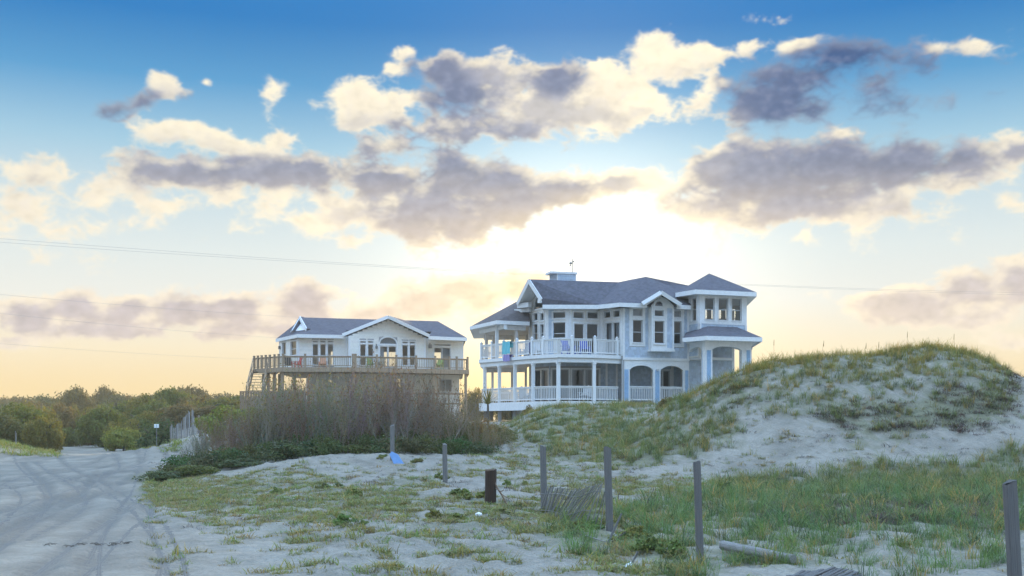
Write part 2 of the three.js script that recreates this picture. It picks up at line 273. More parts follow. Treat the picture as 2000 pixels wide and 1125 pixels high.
const woodMap = tex(512, (u, v, x, y) => { const k = 0.72 + 0.5 * tile(u, v * 0.0 + 0.1, 30, 3) + 0.42 * fbm2(x / 6, y / 110, 3) + 0.12 * (hash(x, y >> 4) - 0.5) - 0.25 * sstep(0.42, 0.6, fbm2(x / 3.2, y / 160 + 9, 2)); return [k, k * 0.98, k * 0.95]; });
const woodBump = tex(512, (u, v, x, y) => 0.5 + 0.4 * fbm2(x / 4, y / 130, 3) - 0.4 * sstep(0.38, 0.6, fbm2(x / 3.2, y / 160 + 9, 2)));
const roofMap = tex(512, (u, v, x, y) => { const row = Math.floor(v * 16), off = hash(row, 77), tab = Math.floor((u + off * 0.13) * 14) % 14; const k = 0.66 + 0.3 * hash(tab, row) + 0.34 * (hash(x, y) - 0.5) + 0.12 * tile(u, v, 6, 3); return [k, k * 0.985, k * 1.01]; });
const roofBump = tex(512, (u, v, x, y) => { const row = v * 16, f = row - Math.floor(row), off = hash(Math.floor(row), 77), tb = (u + off * 0.13) * 14, ft = tb - Math.floor(tb); return 0.75 - 0.5 * f * 0.6 - (ft < 0.06 ? 0.3 : 0) + 0.2 * (hash(x, y) - 0.5) + 0.15 * hash(Math.floor(tb), Math.floor(row)); });
const paintMap = tex(256, (u, v, x, y) => { const k = 0.93 + 0.08 * tile(u, v, 7, 4) + 0.05 * (hash(x, y) - 0.5) - 0.12 * sstep(0.33, 0.5, tile(u, v, 20, 3, 4)); return [k, k, k * 0.99]; });
const std = (c, o = {}) => { const m = new THREE.MeshStandardMaterial({ roughness: 0.85, ...o }); m.color.setRGB(...c); return m; };
const rep = (t, x, y) => { const c = t.clone(); c.repeat.set(x, y); c.needsUpdate = true; return c; };
const M = {
  white: std([0.78, 0.79, 0.8], { map: rep(paintMap, 0.5, 0.5), roughness: 0.6 }),
  soffit: std([0.72, 0.73, 0.74], { roughness: 0.75 }),
  blue: std([0.47, 0.55, 0.655], { map: rep(paintMap, 0.7, 0.7), vertexColors: true, roughness: 0.8 }),
  blueFlat: std([0.36, 0.45, 0.62], { map: rep(paintMap, 0.7, 0.7), roughness: 0.8 }),
  panel: std([0.30, 0.46, 0.66], { map: rep(paintMap, 0.7, 0.7), vertexColors: true }),
  cream: std([0.80, 0.785, 0.745], { map: rep(paintMap, 0.6, 0.6), vertexColors: true, roughness: 0.7 }),
  creamFlat: std([0.76, 0.745, 0.71], { map: rep(paintMap, 0.6, 0.6) }),
  roof: std([0.115, 0.112, 0.135], { map: rep(roofMap, 0.45, 0.45), bumpMap: rep(roofBump, 0.45, 0.45), bumpScale: 0.02, roughness: 0.95 }),
  roofWarm: std([0.14, 0.118, 0.115], { map: rep(roofMap, 0.45, 0.45), bumpMap: rep(roofBump, 0.45, 0.45), bumpScale: 0.02, roughness: 0.95 }),
  inside: std([0.34, 0.33, 0.33]), curtain: std([0.42, 0.42, 0.42], { roughness: 1 }), floorWood: std([0.32, 0.26, 0.2]),
  sash: std([0.5, 0.52, 0.54], { roughness: 0.5 }),
  glass: new THREE.MeshPhysicalMaterial({ color: 0xffffff, transmission: 1, roughness: 0.02, thickness: 0, ior: 1.5 }),
  deck: std([0.45, 0.34, 0.24], { map: rep(woodMap, 1, 1), roughness: 0.9 }),
  deckDark: std([0.33, 0.24, 0.17], { map: rep(woodMap, 1, 1), roughness: 0.95 }),
  grey: std([0.27, 0.26, 0.255], { map: rep(woodMap, 4, 0.8), bumpMap: rep(woodBump, 4, 0.8), bumpScale: 0.012, roughness: 0.95 }),
  greyPale: std([0.42, 0.41, 0.4], { map: rep(woodMap, 4, 0.8), bumpMap: rep(woodBump, 4, 0.8), bumpScale: 0.008, roughness: 0.95 }),
  brown: std([0.085, 0.05, 0.036], { map: rep(woodMap, 3, 0.8), bumpMap: rep(woodBump, 3, 0.8), bumpScale: 0.015, roughness: 0.95 }),
  metal: std([0.2, 0.2, 0.2], { metalness: 0.7, roughness: 0.45 }),
};
M.glass.color.setRGB(0.74, 0.78, 0.82);

// ───────────────────────── ground ─────────────────────────
const roadEdge = table([[-60, 6], [0, -0.5], [10, -3.4], [15, -5.2], [22, -7.7], [33, -11.2], [42, -14.0], [52, -17.4], [66, -21.5], [81, -26], [104, -38], [140, -60], [300, -160]]);
const rise = table([[-60, 0], [12, 0.02], [20, 0.08], [28, 0.16], [34, 0.34], [38, 0.56], [44, 0.8], [52, 1.2], [60, 1.75], [68, 2.0], [80, 2.2], [120, 2.4], [400, 2.6]]);
// crest of the dune: photograph column, row, on a line at depth D
const rowOf = table([[940, 835], [1000, 822], [1025, 806], [1060, 796], [1100, 791], [1200, 788], [1290, 787], [1330, 788], [1500, 788], [1700, 800], [2200, 820]]);
const duneRow = table([[900, 960], [1000, 930], [1100, 893], [1200, 852], [1270, 814], [1330, 776], [1380, 752], [1440, 724], [1500, 704], [1560, 696], [1640, 692], [1700, 690], [1755, 680], [1800, 675], [1850, 679], [1895, 692], [1935, 709], [1962, 734], [1985, 764], [2010, 800], [2060, 815], [2200, 822]]);
const RD = 53, DD = 41, ridgeY = [], duneY = [];
for (let px = 900; px <= 2200; px += 10) { ridgeY.push([(px - 1000) * RD / F, yAt(rowOf(px), RD) - 0.1]); duneY.push([(px - 1000) * DD / F, yAt(duneRow(px), DD) - 0.1]); }
const ridgeAt = table(ridgeY), duneAt = table(duneY);
const crestAt = (px) => (px < 1330 ? RD : DD), crestD = (x) => (x < 330 * DD / F ? RD : DD);
// wheel tracks on the sand road, each a chain of points seen in the photograph on flat ground
const flat = (px, py) => { const D = EYE * F / (py - HY); return [(px - 1000) * D / F, D]; };
const tracks = [
  [[-60, 1110], [60, 1030], [150, 985], [240, 945], [285, 918], [270, 898], [200, 882], [120, 872]], [[-40, 1145], [90, 1060], [190, 1002], [280, 955], [318, 920], [300, 896], [230, 880]],
  [[-120, 1020], [0, 985], [80, 950], [140, 925], [230, 905], [255, 890]], [[120, 1160], [150, 1060], [200, 1000], [235, 960], [250, 920]], [[60, 1160], [110, 1080], [140, 1010], [120, 960], [40, 930]],
  [[-90, 960], [20, 945], [120, 930], [220, 918], [280, 905]], [[150, 1150], [170, 1080], [190, 1020], [170, 970], [90, 915], [60, 890]],
  [[-80, 1060], [40, 1000], [70, 960], [30, 905]], [[-40, 905], [100, 895], [200, 886], [240, 876]],
].flatMap((l, k) => { const pts = new THREE.CatmullRomCurve3(l.map(([a, b]) => { const [x, d] = flat(a, b); return new V3(x, 0, d); })).getPoints(150); const R = rng(900 + k), w = 0.9 + 0.3 * R(), ph = R() * 9, out = []; for (const s of [-1, 1, ...(k % 2 ? [-0.6 + 0.3 * R()] : [])]) out.push(pts.map((p, i) => { const a = pts[Math.max(0, i - 1)], b = pts[Math.min(150, i + 1)], L = Math.hypot(b.x - a.x, b.z - a.z) || 1, o = s * w * (1 + 0.12 * Math.sin(i * 0.044 + ph)); return [p.x - (b.z - a.z) / L * o, p.z + (b.x - a.x) / L * o]; })); return out; });
const cells = new Map();
tracks.forEach((l, k) => { for (let i = 0; i + 1 < l.length; i++) { const [ax, ad] = l[i], [bx, bd] = l[i + 1], st = Math.ceil(Math.hypot(bx - ax, bd - ad) / 0.5); for (let s = 0; s <= st; s++) { const cx = Math.round(lerp(ax, bx, s / st)), cd = Math.round(lerp(ad, bd, s / st)); for (let a = -1; a <= 1; a++) for (let b = -1; b <= 1; b++) { const key = (cx + a) + ',' + (cd + b); if (!cells.has(key)) cells.set(key, new Set()); cells.get(key).add(k * 1000 + i); } } } });
function rut(x, d) {
  const c = cells.get(Math.round(x) + ',' + Math.round(d)); if (!c) return [0, 0];
  let h = 0, w = 0; const best = {};
  for (const id of c) { const l = tracks[Math.floor(id / 1000)], i = id % 1000, [ax, ad] = l[i], [bx, bd] = l[i + 1], t = clamp(((x - ax) * (bx - ax) + (d - ad) * (bd - ad)) / ((bx - ax) ** 2 + (bd - ad) ** 2), 0, 1), q = Math.hypot(x - lerp(ax, bx, t), d - lerp(ad, bd, t)), k = Math.floor(id / 1000); if (!(best[k] <= q)) best[k] = q; }
  for (const k in best) { const q = best[k] * (1 + 0.06 * n2(x * 0.9, d * 0.9 + k)); const deep = 0.6 + 0.5 * n2(k * 3.7, 1.5) + 0.3 * n2(x * 0.3 + k, d * 0.3), a = Math.exp(-((q / 0.13) ** 2)); h += (-0.04 * a + 0.024 * Math.exp(-(((q - 0.27) / 0.1) ** 2))) * deep; w = Math.max(w, Math.exp(-((q / 0.2) ** 4)) * clamp(deep, 0, 1)); }
  return [h, w];
}
function groundY(x, d, fine = true) {
  const xe = roadEdge(d) + 0.8 * n2(d * 0.12, 3.3), r = sstep(0, 3.2 + 0.07 * Math.max(d, 0), x - xe);
  let h = rise(d) * r;
  // the bank left of the road, the sand mound under the old picket fence
  h += 1.5 * sstep(-0.55 * d + 10.5, -0.55 * d + 1, x) * sstep(50, 66, d) * sstep(160, 90, d);
  h += 0.75 * Math.exp(-(((x + 18.2) / 4.2) ** 2) - (((d - 62) / 6) ** 2));
  // the rise under the thicket's foot
  h += 0.28 * Math.exp(-(((x + 4.5) / 3.6) ** 2) - (((d - 37) / 3) ** 2));
  if (x > -3) {
    const hump = (c, D, lf, lb, mix) => { const t = d < D ? (D - d) / lf : (d - D) / lb; if (t >= 1) return -9; const p = d < D ? lerp(1 - sstep(0, 1, t), (1 - t) ** 1.15, mix) : 1 - sstep(0, 1, t); return lerp(h, Math.max(c, h), p * sstep(-3, 0.4, x)); };
    const a = hump(ridgeAt(x), RD, 19, 12, 0.3), b = hump(duneAt(x), DD + 0.5 * n2(x * 0.15, 2), 11.5, 13, 0.35), m = Math.max(h, a), q = clamp(0.5 + (b - m) / 0.5, 0, 1);
    h = lerp(m, b, q) + 0.125 * q * (1 - q);
  }
  if (!fine) return h;
  const nat = sstep(-0.5, 2.5, x - xe), near = sstep(150, 60, d);
  h += nat * near * (0.10 * fbm2(x * 0.55, d * 0.55, 3) + 0.055 * fbm2(x * 1.9, d * 1.9, 3)) * sstep(4, 12, d);
  h += (0.006 + 0.026 * nat) * fbm2(x * 0.9 + 40, d * 0.5, 3) * near + (0.006 + 0.024 * nat) * fbm2(x * 4.5, d * 3.5, 2) * near;
  if (x - xe < 1.5) h += rut(x, d)[0];
  return h;
}
const onGround = (x, d) => new V3(x, groundY(x, d), -d);
const project = (x, y, d) => [1000 + F * x / d, HY - F * (y - EYE) / d];
// How much grass grows at a place: read off the photograph row by row, patch by patch.
function patches(list) { return (px, py) => { let s = 0; for (const [x, y, rx, ry, a] of list) { const q = ((px - x) / rx) ** 2 + ((py - y) / ry) ** 2; if (q < 4) s = Math.max(s, a * (1 - sstep(0.45, 1.5, q))); } return s; }; }
const coverLow = patches([[420, 965, 170, 34, 0.85], [620, 985, 260, 40, 0.7], [860, 1000, 230, 36, 0.55], [330, 935, 80, 18, 0.9], [560, 940, 120, 26, 0.6], [430, 1005, 140, 26, 0.45], [760, 1035, 380, 34, 0.34], [800, 945, 70, 16, 0.6], [950, 915, 120, 20, 0.45], [1090, 940, 130, 26, 0.45], [1120, 905, 170, 16, 0.6], [1010, 890, 90, 12, 0.6], [1300, 950, 130, 22, 0.75], [1450, 950, 120, 18, 0.75], [1130, 1010, 190, 40, 0.7], [1000, 1100, 520, 50, 0.2], [600, 1075, 380, 40, 0.16], [1250, 1090, 130, 50, 0.55], [740, 1090, 120, 40, 0.2], [700, 915, 200, 18, 0.22], [1500, 880, 260, 60, 0.12], [1620, 820, 260, 70, 0.1], [1160, 850, 180, 50, 0.5], [60, 868, 80, 14, 0.9], [220, 872, 110, 8, 0.5], [400, 860, 60, 14, 0.3]]);
const coverTall = patches([[1160, 800, 130, 22, 0.6], [1110, 835, 120, 34, 0.55], [1260, 862, 150, 42, 0.75], [1180, 880, 130, 22, 0.7], [1370, 830, 90, 40, 0.6], [1330, 790, 60, 24, 0.8], [1410, 762, 90, 26, 0.6], [1500, 722, 110, 22, 0.7], [1600, 712, 130, 26, 0.6], [1540, 770, 140, 44, 0.5], [1690, 700, 80, 18, 0.55], [1800, 690, 120, 22, 0.85], [1880, 715, 70, 30, 0.75], [1945, 760, 40, 50, 0.6], [1740, 735, 120, 34, 0.65], [1720, 850, 60, 30, 0.4], [1730, 800, 140, 44, 0.4], [1880, 790, 90, 40, 0.45], [1400, 860, 70, 26, 0.25], [1700, 880, 50, 22, 0.3],
  [1560, 955, 170, 30, 0.75], [1800, 945, 230, 44, 0.95], [1990, 930, 120, 60, 0.95], [1500, 995, 220, 40, 0.8], [1300, 1020, 110, 40, 0.6], [1700, 1000, 260, 40, 0.6], [1920, 1010, 140, 50, 0.7], [1180, 1050, 110, 36, 0.55], [1560, 1060, 220, 50, 0.62], [1800, 1080, 220, 50, 0.55], [1340, 1105, 90, 40, 0.6], [1150, 990, 60, 20, 0.3]]);
const coverDead = patches([[1660, 1005, 170, 26, 0.7], [1880, 1000, 100, 36, 0.6], [1720, 815, 130, 34, 0.75], [1880, 800, 90, 50, 0.8], [1960, 780, 40, 60, 0.8], [1440, 760, 70, 30, 0.3], [1560, 860, 200, 40, 0.12], [1760, 880, 160, 40, 0.14], [1100, 1000, 500, 60, 0.12], [700, 940, 260, 26, 0.16]]);
function grassCover(x, d, y) { const [px, py] = project(x, y, d); if (px < -250 || px > 2300) return 0.35 * sstep(-0.1, 0.4, fbm2(x * 0.2, d * 0.2, 3)); return Math.min(1, coverLow(px, py) * 0.9 + coverTall(px, py) + coverDead(px, py) * 0.7); }

(function makeGround() {
  const ds = [], xs = [];
  for (let d = -40; d < 8; d += 2) ds.push(d);
  for (let d = 8; d < 64; d += clamp(d * 0.0052, 0.05, 0.35)) ds.push(d);
  for (let d = ds[ds.length - 1] + 0.4; d < 160; d *= 1.012) ds.push(d);
  for (let d = 162; d < 5200; d *= 1.16) ds.push(d);
  for (let x = 0; x < 4500; x += x < 7.5 ? 0.09 : x < 27 ? 0.12 : x < 70 ? 0.8 : x * 0.18) { xs.push(x); if (x) xs.unshift(-x); }
  const nx = xs.length, nd = ds.length, pos = new Float32Array(nx * nd * 3), uv = new Float32Array(nx * nd * 2), col = new Float32Array(nx * nd * 3), idx = new Uint32Array((nx - 1) * (nd - 1) * 6);
  for (let j = 0, k = 0; j < nd; j++) for (let i = 0; i < nx; i++, k++) {
    const x = xs[i], d = ds[j], y = groundY(x, d);
    pos.set([x, y, -d], k * 3); uv.set([x / 2.6 + 0.12 * n2(x * 0.1, d * 0.1), d / 2.6], k * 2);
    // dry pale sand; packed damp sand in the wheel tracks, with rut shade painted in; plant litter where things grow
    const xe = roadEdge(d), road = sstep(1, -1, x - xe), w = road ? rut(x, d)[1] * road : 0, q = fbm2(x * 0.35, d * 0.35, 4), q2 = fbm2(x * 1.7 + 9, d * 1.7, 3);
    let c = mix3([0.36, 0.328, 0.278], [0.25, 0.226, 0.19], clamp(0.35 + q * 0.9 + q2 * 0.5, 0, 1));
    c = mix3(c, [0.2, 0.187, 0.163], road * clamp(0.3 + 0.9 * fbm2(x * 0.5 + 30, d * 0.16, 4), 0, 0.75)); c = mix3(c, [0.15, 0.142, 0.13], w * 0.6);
    const g = d > 6 && d < 160 ? grassCover(x, d, y) : 0;
    c = mix3(c, [0.2, 0.2, 0.11], clamp(g * 0.8 * sstep(-0.25, 0.3, q2 + 0.2 * q + (g - 0.5) * 0.8), 0, 0.75));
    if (d > 150) c = mix3(c, [0.1, 0.13, 0.05], sstep(150, 200, d));
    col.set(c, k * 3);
  }
  for (let j = 0, o = 0; j < nd - 1; j++) for (let i = 0; i < nx - 1; i++, o += 6) { const a = j * nx + i; idx.set([a, a + 1, a + nx, a + 1, a + nx + 1, a + nx], o); }
  const g = new THREE.BufferGeometry();
  g.setAttribute('position', new THREE.BufferAttribute(pos, 3)); g.setAttribute('uv', new THREE.BufferAttribute(uv, 2)); g.setAttribute('color', new THREE.BufferAttribute(col, 3)); g.setIndex(new THREE.BufferAttribute(idx, 1)); g.computeVertexNormals();
  const m = std([1.02, 1.02, 1.02], { map: sandMap, bumpMap: sandBump, bumpScale: 0.034, vertexColors: true, roughness: 1 });
  single('ground', g, m, 'pale sand road with wheel tracks and low dunes of white sand', null, null, 'structure');
})();


// pressed tyre prints along the wheel ruts
(function prints() {
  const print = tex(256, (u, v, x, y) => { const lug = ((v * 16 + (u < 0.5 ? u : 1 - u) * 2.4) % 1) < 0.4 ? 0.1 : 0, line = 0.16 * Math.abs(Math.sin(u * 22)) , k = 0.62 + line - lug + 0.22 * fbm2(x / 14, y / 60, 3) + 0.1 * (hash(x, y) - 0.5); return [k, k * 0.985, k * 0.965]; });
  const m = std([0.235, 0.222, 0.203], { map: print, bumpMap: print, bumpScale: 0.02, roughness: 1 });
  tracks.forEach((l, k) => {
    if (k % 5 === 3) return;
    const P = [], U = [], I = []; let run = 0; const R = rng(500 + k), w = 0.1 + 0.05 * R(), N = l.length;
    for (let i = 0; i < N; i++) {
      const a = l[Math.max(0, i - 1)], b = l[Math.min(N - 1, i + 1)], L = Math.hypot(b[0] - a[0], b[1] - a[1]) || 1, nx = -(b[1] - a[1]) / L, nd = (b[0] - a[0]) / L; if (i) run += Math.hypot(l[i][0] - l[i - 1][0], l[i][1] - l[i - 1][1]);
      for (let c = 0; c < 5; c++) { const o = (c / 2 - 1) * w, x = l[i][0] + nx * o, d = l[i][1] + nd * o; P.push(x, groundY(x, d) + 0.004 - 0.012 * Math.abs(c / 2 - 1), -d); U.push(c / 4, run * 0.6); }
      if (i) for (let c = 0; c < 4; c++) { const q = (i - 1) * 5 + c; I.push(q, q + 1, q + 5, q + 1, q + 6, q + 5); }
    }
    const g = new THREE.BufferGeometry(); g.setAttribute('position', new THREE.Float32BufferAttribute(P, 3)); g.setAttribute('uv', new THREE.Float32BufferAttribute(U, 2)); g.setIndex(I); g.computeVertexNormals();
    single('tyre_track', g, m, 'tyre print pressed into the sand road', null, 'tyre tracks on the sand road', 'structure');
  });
})();

// ───────────────────────── pieces of the houses ─────────────────────────
const unitBaluster = new THREE.BoxGeometry(1, 1, 1);
// a railing along frame f from u0 to u1: rails in one part, each baluster a part of the railing
function railing(parent, f, u0, u1, y, h, n, mat, gap = 0.13, name = 'railing') {
  const r = part(parent, name, [f.box(u0, u1, y + h - 0.05, y + h, n - 0.07, n + 0.07), f.box(u0, u1, y + h - 0.14, y + h - 0.05, n - 0.02, n + 0.02)], mat); part(r, 'bottom_rail', f.box(u0, u1, y + 0.09, y + 0.16, n - 0.025, n + 0.025), mat);
  const k = Math.max(1, Math.round((u1 - u0) / gap));
  for (let i = 0; i < k; i++) { const b = part(r, 'baluster', unitBaluster, mat); b.position.copy(f.pt(u0 + (i + 0.5) * (u1 - u0) / k, y + h / 2 + 0.01, n)); b.scale.set(0.042, h - 0.3 + 0.04, 0.042); b.rotation.y = Math.atan2(-f.u.z, f.u.x); }
  return r;
}
function railPost(parent, p, y0, y1, w, mat, base, cap = true, rot = 0) {
  const g = [post(p.x, y0, p.z, y1, w, base, w, rot)];
  if (cap) { g.push(post(p.x, y1, p.z, y1 + 0.035, w + 0.05, base, w + 0.05, rot)); const s = new THREE.SphereGeometry(w * 0.42, 10, 7); s.translate(p.x - base.x, y1 + 0.06 - base.y, p.z - base.z); g.push(s); }
  return part(parent, 'railing_post', g, mat);
}
// a window in an opening of frame f: trim and sash as one part, the pane as its child; muntins at fractions of the height / width
function windowIn(parent, f, u0, u1, y0, y1, { trim = 0.1, n = 0.03, cols = [], rows = [], sash = M.sash, tm = M.white, glass = M.glass, name = 'window', deep = 0.1, curtain, blind } = {}) {
  const T = trim, g = [f.box(u0 - T, u1 + T, y1, y1 + T, n - 0.02, n + 0.025), f.box(u0 - T, u1 + T, y0 - T, y0, n - 0.02, n + 0.035), f.box(u0 - T, u0, y0, y1, n - 0.02, n + 0.022), f.box(u1, u1 + T, y0, y1, n - 0.02, n + 0.022)];
  const w = part(parent, name, g, tm), s = 0.045, d0 = -deep, d1 = -deep + 0.05;
  const fr = [f.box(u0, u0 + s, y0, y1, d0, d1), f.box(u1 - s, u1, y0, y1, d0, d1), f.box(u0 + s, u1 - s, y0, y0 + s, d0, d1), f.box(u0 + s, u1 - s, y1 - s, y1, d0, d1)];
  for (const c of cols) { const u = lerp(u0, u1, c); fr.push(f.box(u - 0.03, u + 0.03, y0 + s, y1 - s, d0 + 0.004, d1 + 0.006)); }
  for (const r of rows) { const y = lerp(y0, y1, r); fr.push(f.box(u0 + s, u1 - s, y - 0.022, y + 0.022, d0 + 0.002, d1 + 0.003)); }
  part(w, 'sash', fr, sash);
  const T2 = new Tris(); T2.quad(f.pt(u0 + s, y0 + s, d0 + 0.02), f.pt(u1 - s, y0 + s, d0 + 0.02), f.pt(u1 - s, y1 - s, d0 + 0.02), f.pt(u0 + s, y1 - s, d0 + 0.02));
  part(w, 'pane', T2.geo(), glass);
  if (curtain) { const C = []; for (const [a, b] of curtain) for (let k = 0, m = Math.max(2, Math.round((b - a) * (u1 - u0) / 0.09)); k < m; k++) { const p = lerp(u0, u1, lerp(a, b, k / m)), q = lerp(u0, u1, lerp(a, b, (k + 1) / m)); C.push(f.box(p, q, y0 + 0.02, y1 - 0.02, d0 - 0.2 - 0.03 * (k % 2), d0 - 0.185 - 0.03 * (k % 2))); } part(w, 'curtain', C, M.curtain); }
  if (blind) part(w, 'blind', f.box(u0 + 0.01, u1 - 0.01, lerp(y0, y1, 1 - blind), y1 - 0.01, d0 - 0.09, d0 - 0.08), M.curtain);
  return w;
}
// the same from photograph columns and rows
function winPx(parent, f, x0, x1, ya, yb, o = {}) {
  const u0 = f.uOf(x0), u1 = f.uOf(x1), xm = (x0 + x1) / 2, y1 = f.yOf(xm, ya), y0 = f.yOf(xm, yb);
  windowIn(parent, f, u0, u1, y0, y1, o); return [u0, u1, y0, y1];
}
const cut = (f, list) => list.map(([x0, x1, ya, yb]) => { const xm = (x0 + x1) / 2; return [f.uOf(x0), f.uOf(x1), f.yOf(xm, yb), f.yOf(xm, ya)]; });
const arc = (u0, u1, ys, yt, k = 14) => { const r = []; for (let i = 0; i <= k; i++) { const t = i / k * 2 - 1; r.push([lerp(u0, u1, i / k), ys + (yt - ys) * Math.sqrt(Math.max(0, 1 - t * t))]); } return r; };
const flatArc = (u0, u1, ys, yt, k = 14) => { const r = []; for (let i = 0; i <= k; i++) { const t = i / k * 2 - 1; r.push([lerp(u0, u1, i / k), ys + (yt - ys) * (1 - Math.abs(t) ** 2.6)]); } return r; };
// a band above an arched opening: from the arch curve up to yr
const spandrel = (f, u0, u1, ys, yt, yr, n0, n1) => f.slab([...flatArc(u0, u1, ys, yt), [u1, yr], [u0, yr]], n0, n1);
function archWindow(parent, f, u0, u1, ys, yt, n, glass = M.glass) {
  const outer = [[u0 - 0.1, ys - 0.08], [u1 + 0.1, ys - 0.08], ...arc(u0 - 0.1, u1 + 0.1, ys, yt + 0.1).reverse()];
  const inner = [[u0, ys], ...arc(u0, u1, ys, yt).slice(1, -1), [u1, ys]];
  const w = part(parent, 'window', f.slab(outer, n - 0.05, n + 0.03, [inner]), M.white);
  const s = [...arc(u0, u1, ys, yt)];
  part(w, 'pane', f.slab(s, n - 0.052, n - 0.05), glass);
  part(w, 'sash', f.slab(s, n - 0.03, n - 0.012, [arc(u0 + 0.045, u1 - 0.045, ys + 0.04, yt - 0.045)]), M.sash);
  return w;
}

// ───────────────────────── the pale blue house on the right ─────────────────────────
(function blueHouse() {
  const base = new V3(6, 2.0, -70), H = thing('beach_house', base.toArray(), 'pale blue shingled beach house with two white-railed decks and a corner tower', 'house');
  const Fr = (a, b) => new Frame(a, b, base), YL = 3.35, YU = 6.27, EV = 9.44, G0 = 1.6;
  const put = (n, g, m, k) => part(H, n, g, m, k);
  // plan
  const Q = [plan(937, 74), plan(1036, 69.6), plan(1092, 68.1), plan(1160, 68.6), plan(1214, 69.8)];
  const W = [plan(1033, 73.4), plan(1067, 70.9), plan(1111, 70.4), plan(1176, 71.2), plan(1216, 69.6), plan(1346, 71.0)];
  const T = [W[5], plan(1366, 69.9), plan(1458, 71.3), plan(1449, 76.5), plan(1350, 77)];
  const back = [plan(1434, 84), plan(1040, 84)];
  const slabXZ = (pts, y0, y1) => { const s = new THREE.Shape(pts.map((p) => new THREE.Vector2(p.x - base.x, -(p.z - base.z)))), g = new THREE.ExtrudeGeometry(s, { depth: y1 - y0, bevelEnabled: false }); g.rotateX(-Math.PI / 2); g.translate(0, y0 - base.y, 0); return g; };
  // floors
  const deckPlan = [...Q, plan(1214, 73), plan(1036, 77), plan(1028, 80), plan(946, 80.5)];
  put('porch_floor', slabXZ(deckPlan.map((p) => p.clone()), YL - 0.14, YL), M.deck);
  put('deck_floor', slabXZ(deckPlan, YU - 0.16, YU - 0.004), M.deck);
  put('porch_ceiling', slabXZ(deckPlan, YU - 0.24, YU - 0.17), M.soffit);
  const house = [W[0], W[1], W[2], W[3], W[4], W[5], T[1], T[2], ...back];
  const inset = [plan(1036, 74.2), plan(1075, 72.4), plan(1180, 72.6), plan(1213, 72.4), plan(1344, 73.6), plan(1430, 73.2), plan(1430, 83.8), plan(1042, 83.8)];
  put('floor', slabXZ(inset, YL - 0.1, YL - 0.02), M.floorWood);
  put('floor', slabXZ([plan(1036, 73.3), plan(1069, 71.1), plan(1111, 70.7), plan(1176, 71.4), plan(1217, 69.9), plan(1344, 71.2), plan(1367, 70.2), plan(1430, 71.3), plan(1430, 83.8), plan(1042, 83.8)], YU - 0.2, YU - 0.05), M.soffit);
  put('ceiling', slabXZ([plan(1037, 73.6), plan(1070, 71.3), plan(1112, 70.8), plan(1176, 71.5), plan(1218, 70.1), plan(1344, 71.4), plan(1344, 83.8), plan(1042, 83.8)], EV - 0.05, EV + 0.03), M.soffit);
  // fascia bands round both decks
  for (let i = 0; i < 4; i++) {
    const f = Fr(Q[i], Q[i + 1]);
    put('fascia', [f.box(-0.03, f.len + 0.03, YU - 0.22, YU, 0.003, 0.06), f.box(-0.03, f.len + 0.03, YU - 0.5, YU - 0.26, -0.2, -0.06)], M.white);
    put('fascia', [f.box(-0.02, f.len + 0.02, YL - 0.55, YL - 0.01, 0.003, 0.05)], M.white);
  }
  const side = Fr(plan(946, 80.5), Q[0]);
  put('fascia', [side.box(0, side.len, YU - 0.22, YU, 0.003, 0.06), side.box(0, side.len, YU - 0.5, YU - 0.26, -0.2, -0.06), side.box(0, side.len, YL - 0.55, YL - 0.01, 0.003, 0.05)], M.white);
  // rails of the upper deck, its posts where the photograph has them
  const up = [[0, 937.8, 961, 984, 1010, 1035], [1, 1038, 1061, 1090], [2, 1094, 1117, 1159], [3, 1162, 1205, 1213.5]];
  for (const [i, ...px] of up) {
    const f = Fr(Q[i], Q[i + 1]), u = px.map((x) => clamp(f.uOf(x, -0.1), 0.05, f.len - 0.02));
    for (let k = 0; k + 1 < u.length; k++) railing(H, f, u[k] + 0.06, u[k + 1] - 0.06, YU, 0.98, -0.1, M.white);
    const show = { 0: [0, 1, 2, 3], 1: [0, 1], 2: [1], 3: [0, 1] }[i];
    for (const k of show) { const p = f.pt(u[k], 0, -0.1).add(base); railPost(H, p, YU, YU + 1.08, 0.15, M.white, base, true, Math.atan2(-f.u.z, f.u.x)); }
  }
  { const f = Fr(plan(946, 80.5), Q[0]); railing(H, f, 0.05, f.len - 0.1, YU, 0.98, -0.1, M.white, 0.16); railing(H, f, 0.05, f.len - 0.1, YL, 0.95, -0.15, M.white, 0.16); }
  // posts and rails of the lower porch
  const low = [[0, 947, 975.5, 1006], [1, 1036.5], [1, 1090.5], [3, 1160], [3, 1215]], pts = [];
  for (const [i, ...px] of low) for (const x of px) { const f = Fr(Q[i], Q[i + 1]); pts.push(f.pt(clamp(f.uOf(x, -0.18), 0.08, f.len - 0.05), 0, -0.18).add(base)); }
  pts.slice(0, 6).forEach((p) => put('porch_post', [post(p.x, YL - 0.02, p.z, YU - 0.2, 0.2, base, 0.2, 0.3), post(p.x, YU - 0.62, p.z, YU - 0.46, 0.26, base, 0.26, 0.3)], M.white));
  pts.forEach((p, i) => { if (i + 1 < pts.length) { const f = Fr(p, pts[i + 1]); railing(H, f, 0.1, f.len - 0.1, YL, 0.95, 0, M.white); put('porch_beam', f.box(-0.05, f.len + 0.05, YU - 0.52, YU - 0.245, -0.09, 0.09), M.white); } });
  // far posts of the porch, seen between the near ones
  for (const [px, D] of [[962, 80], [1000, 80.2], [1027, 79.6]]) { const p = plan(px, D); put('porch_post', post(p.x, YL, p.z, YU - 0.24, 0.18, base), M.white); }
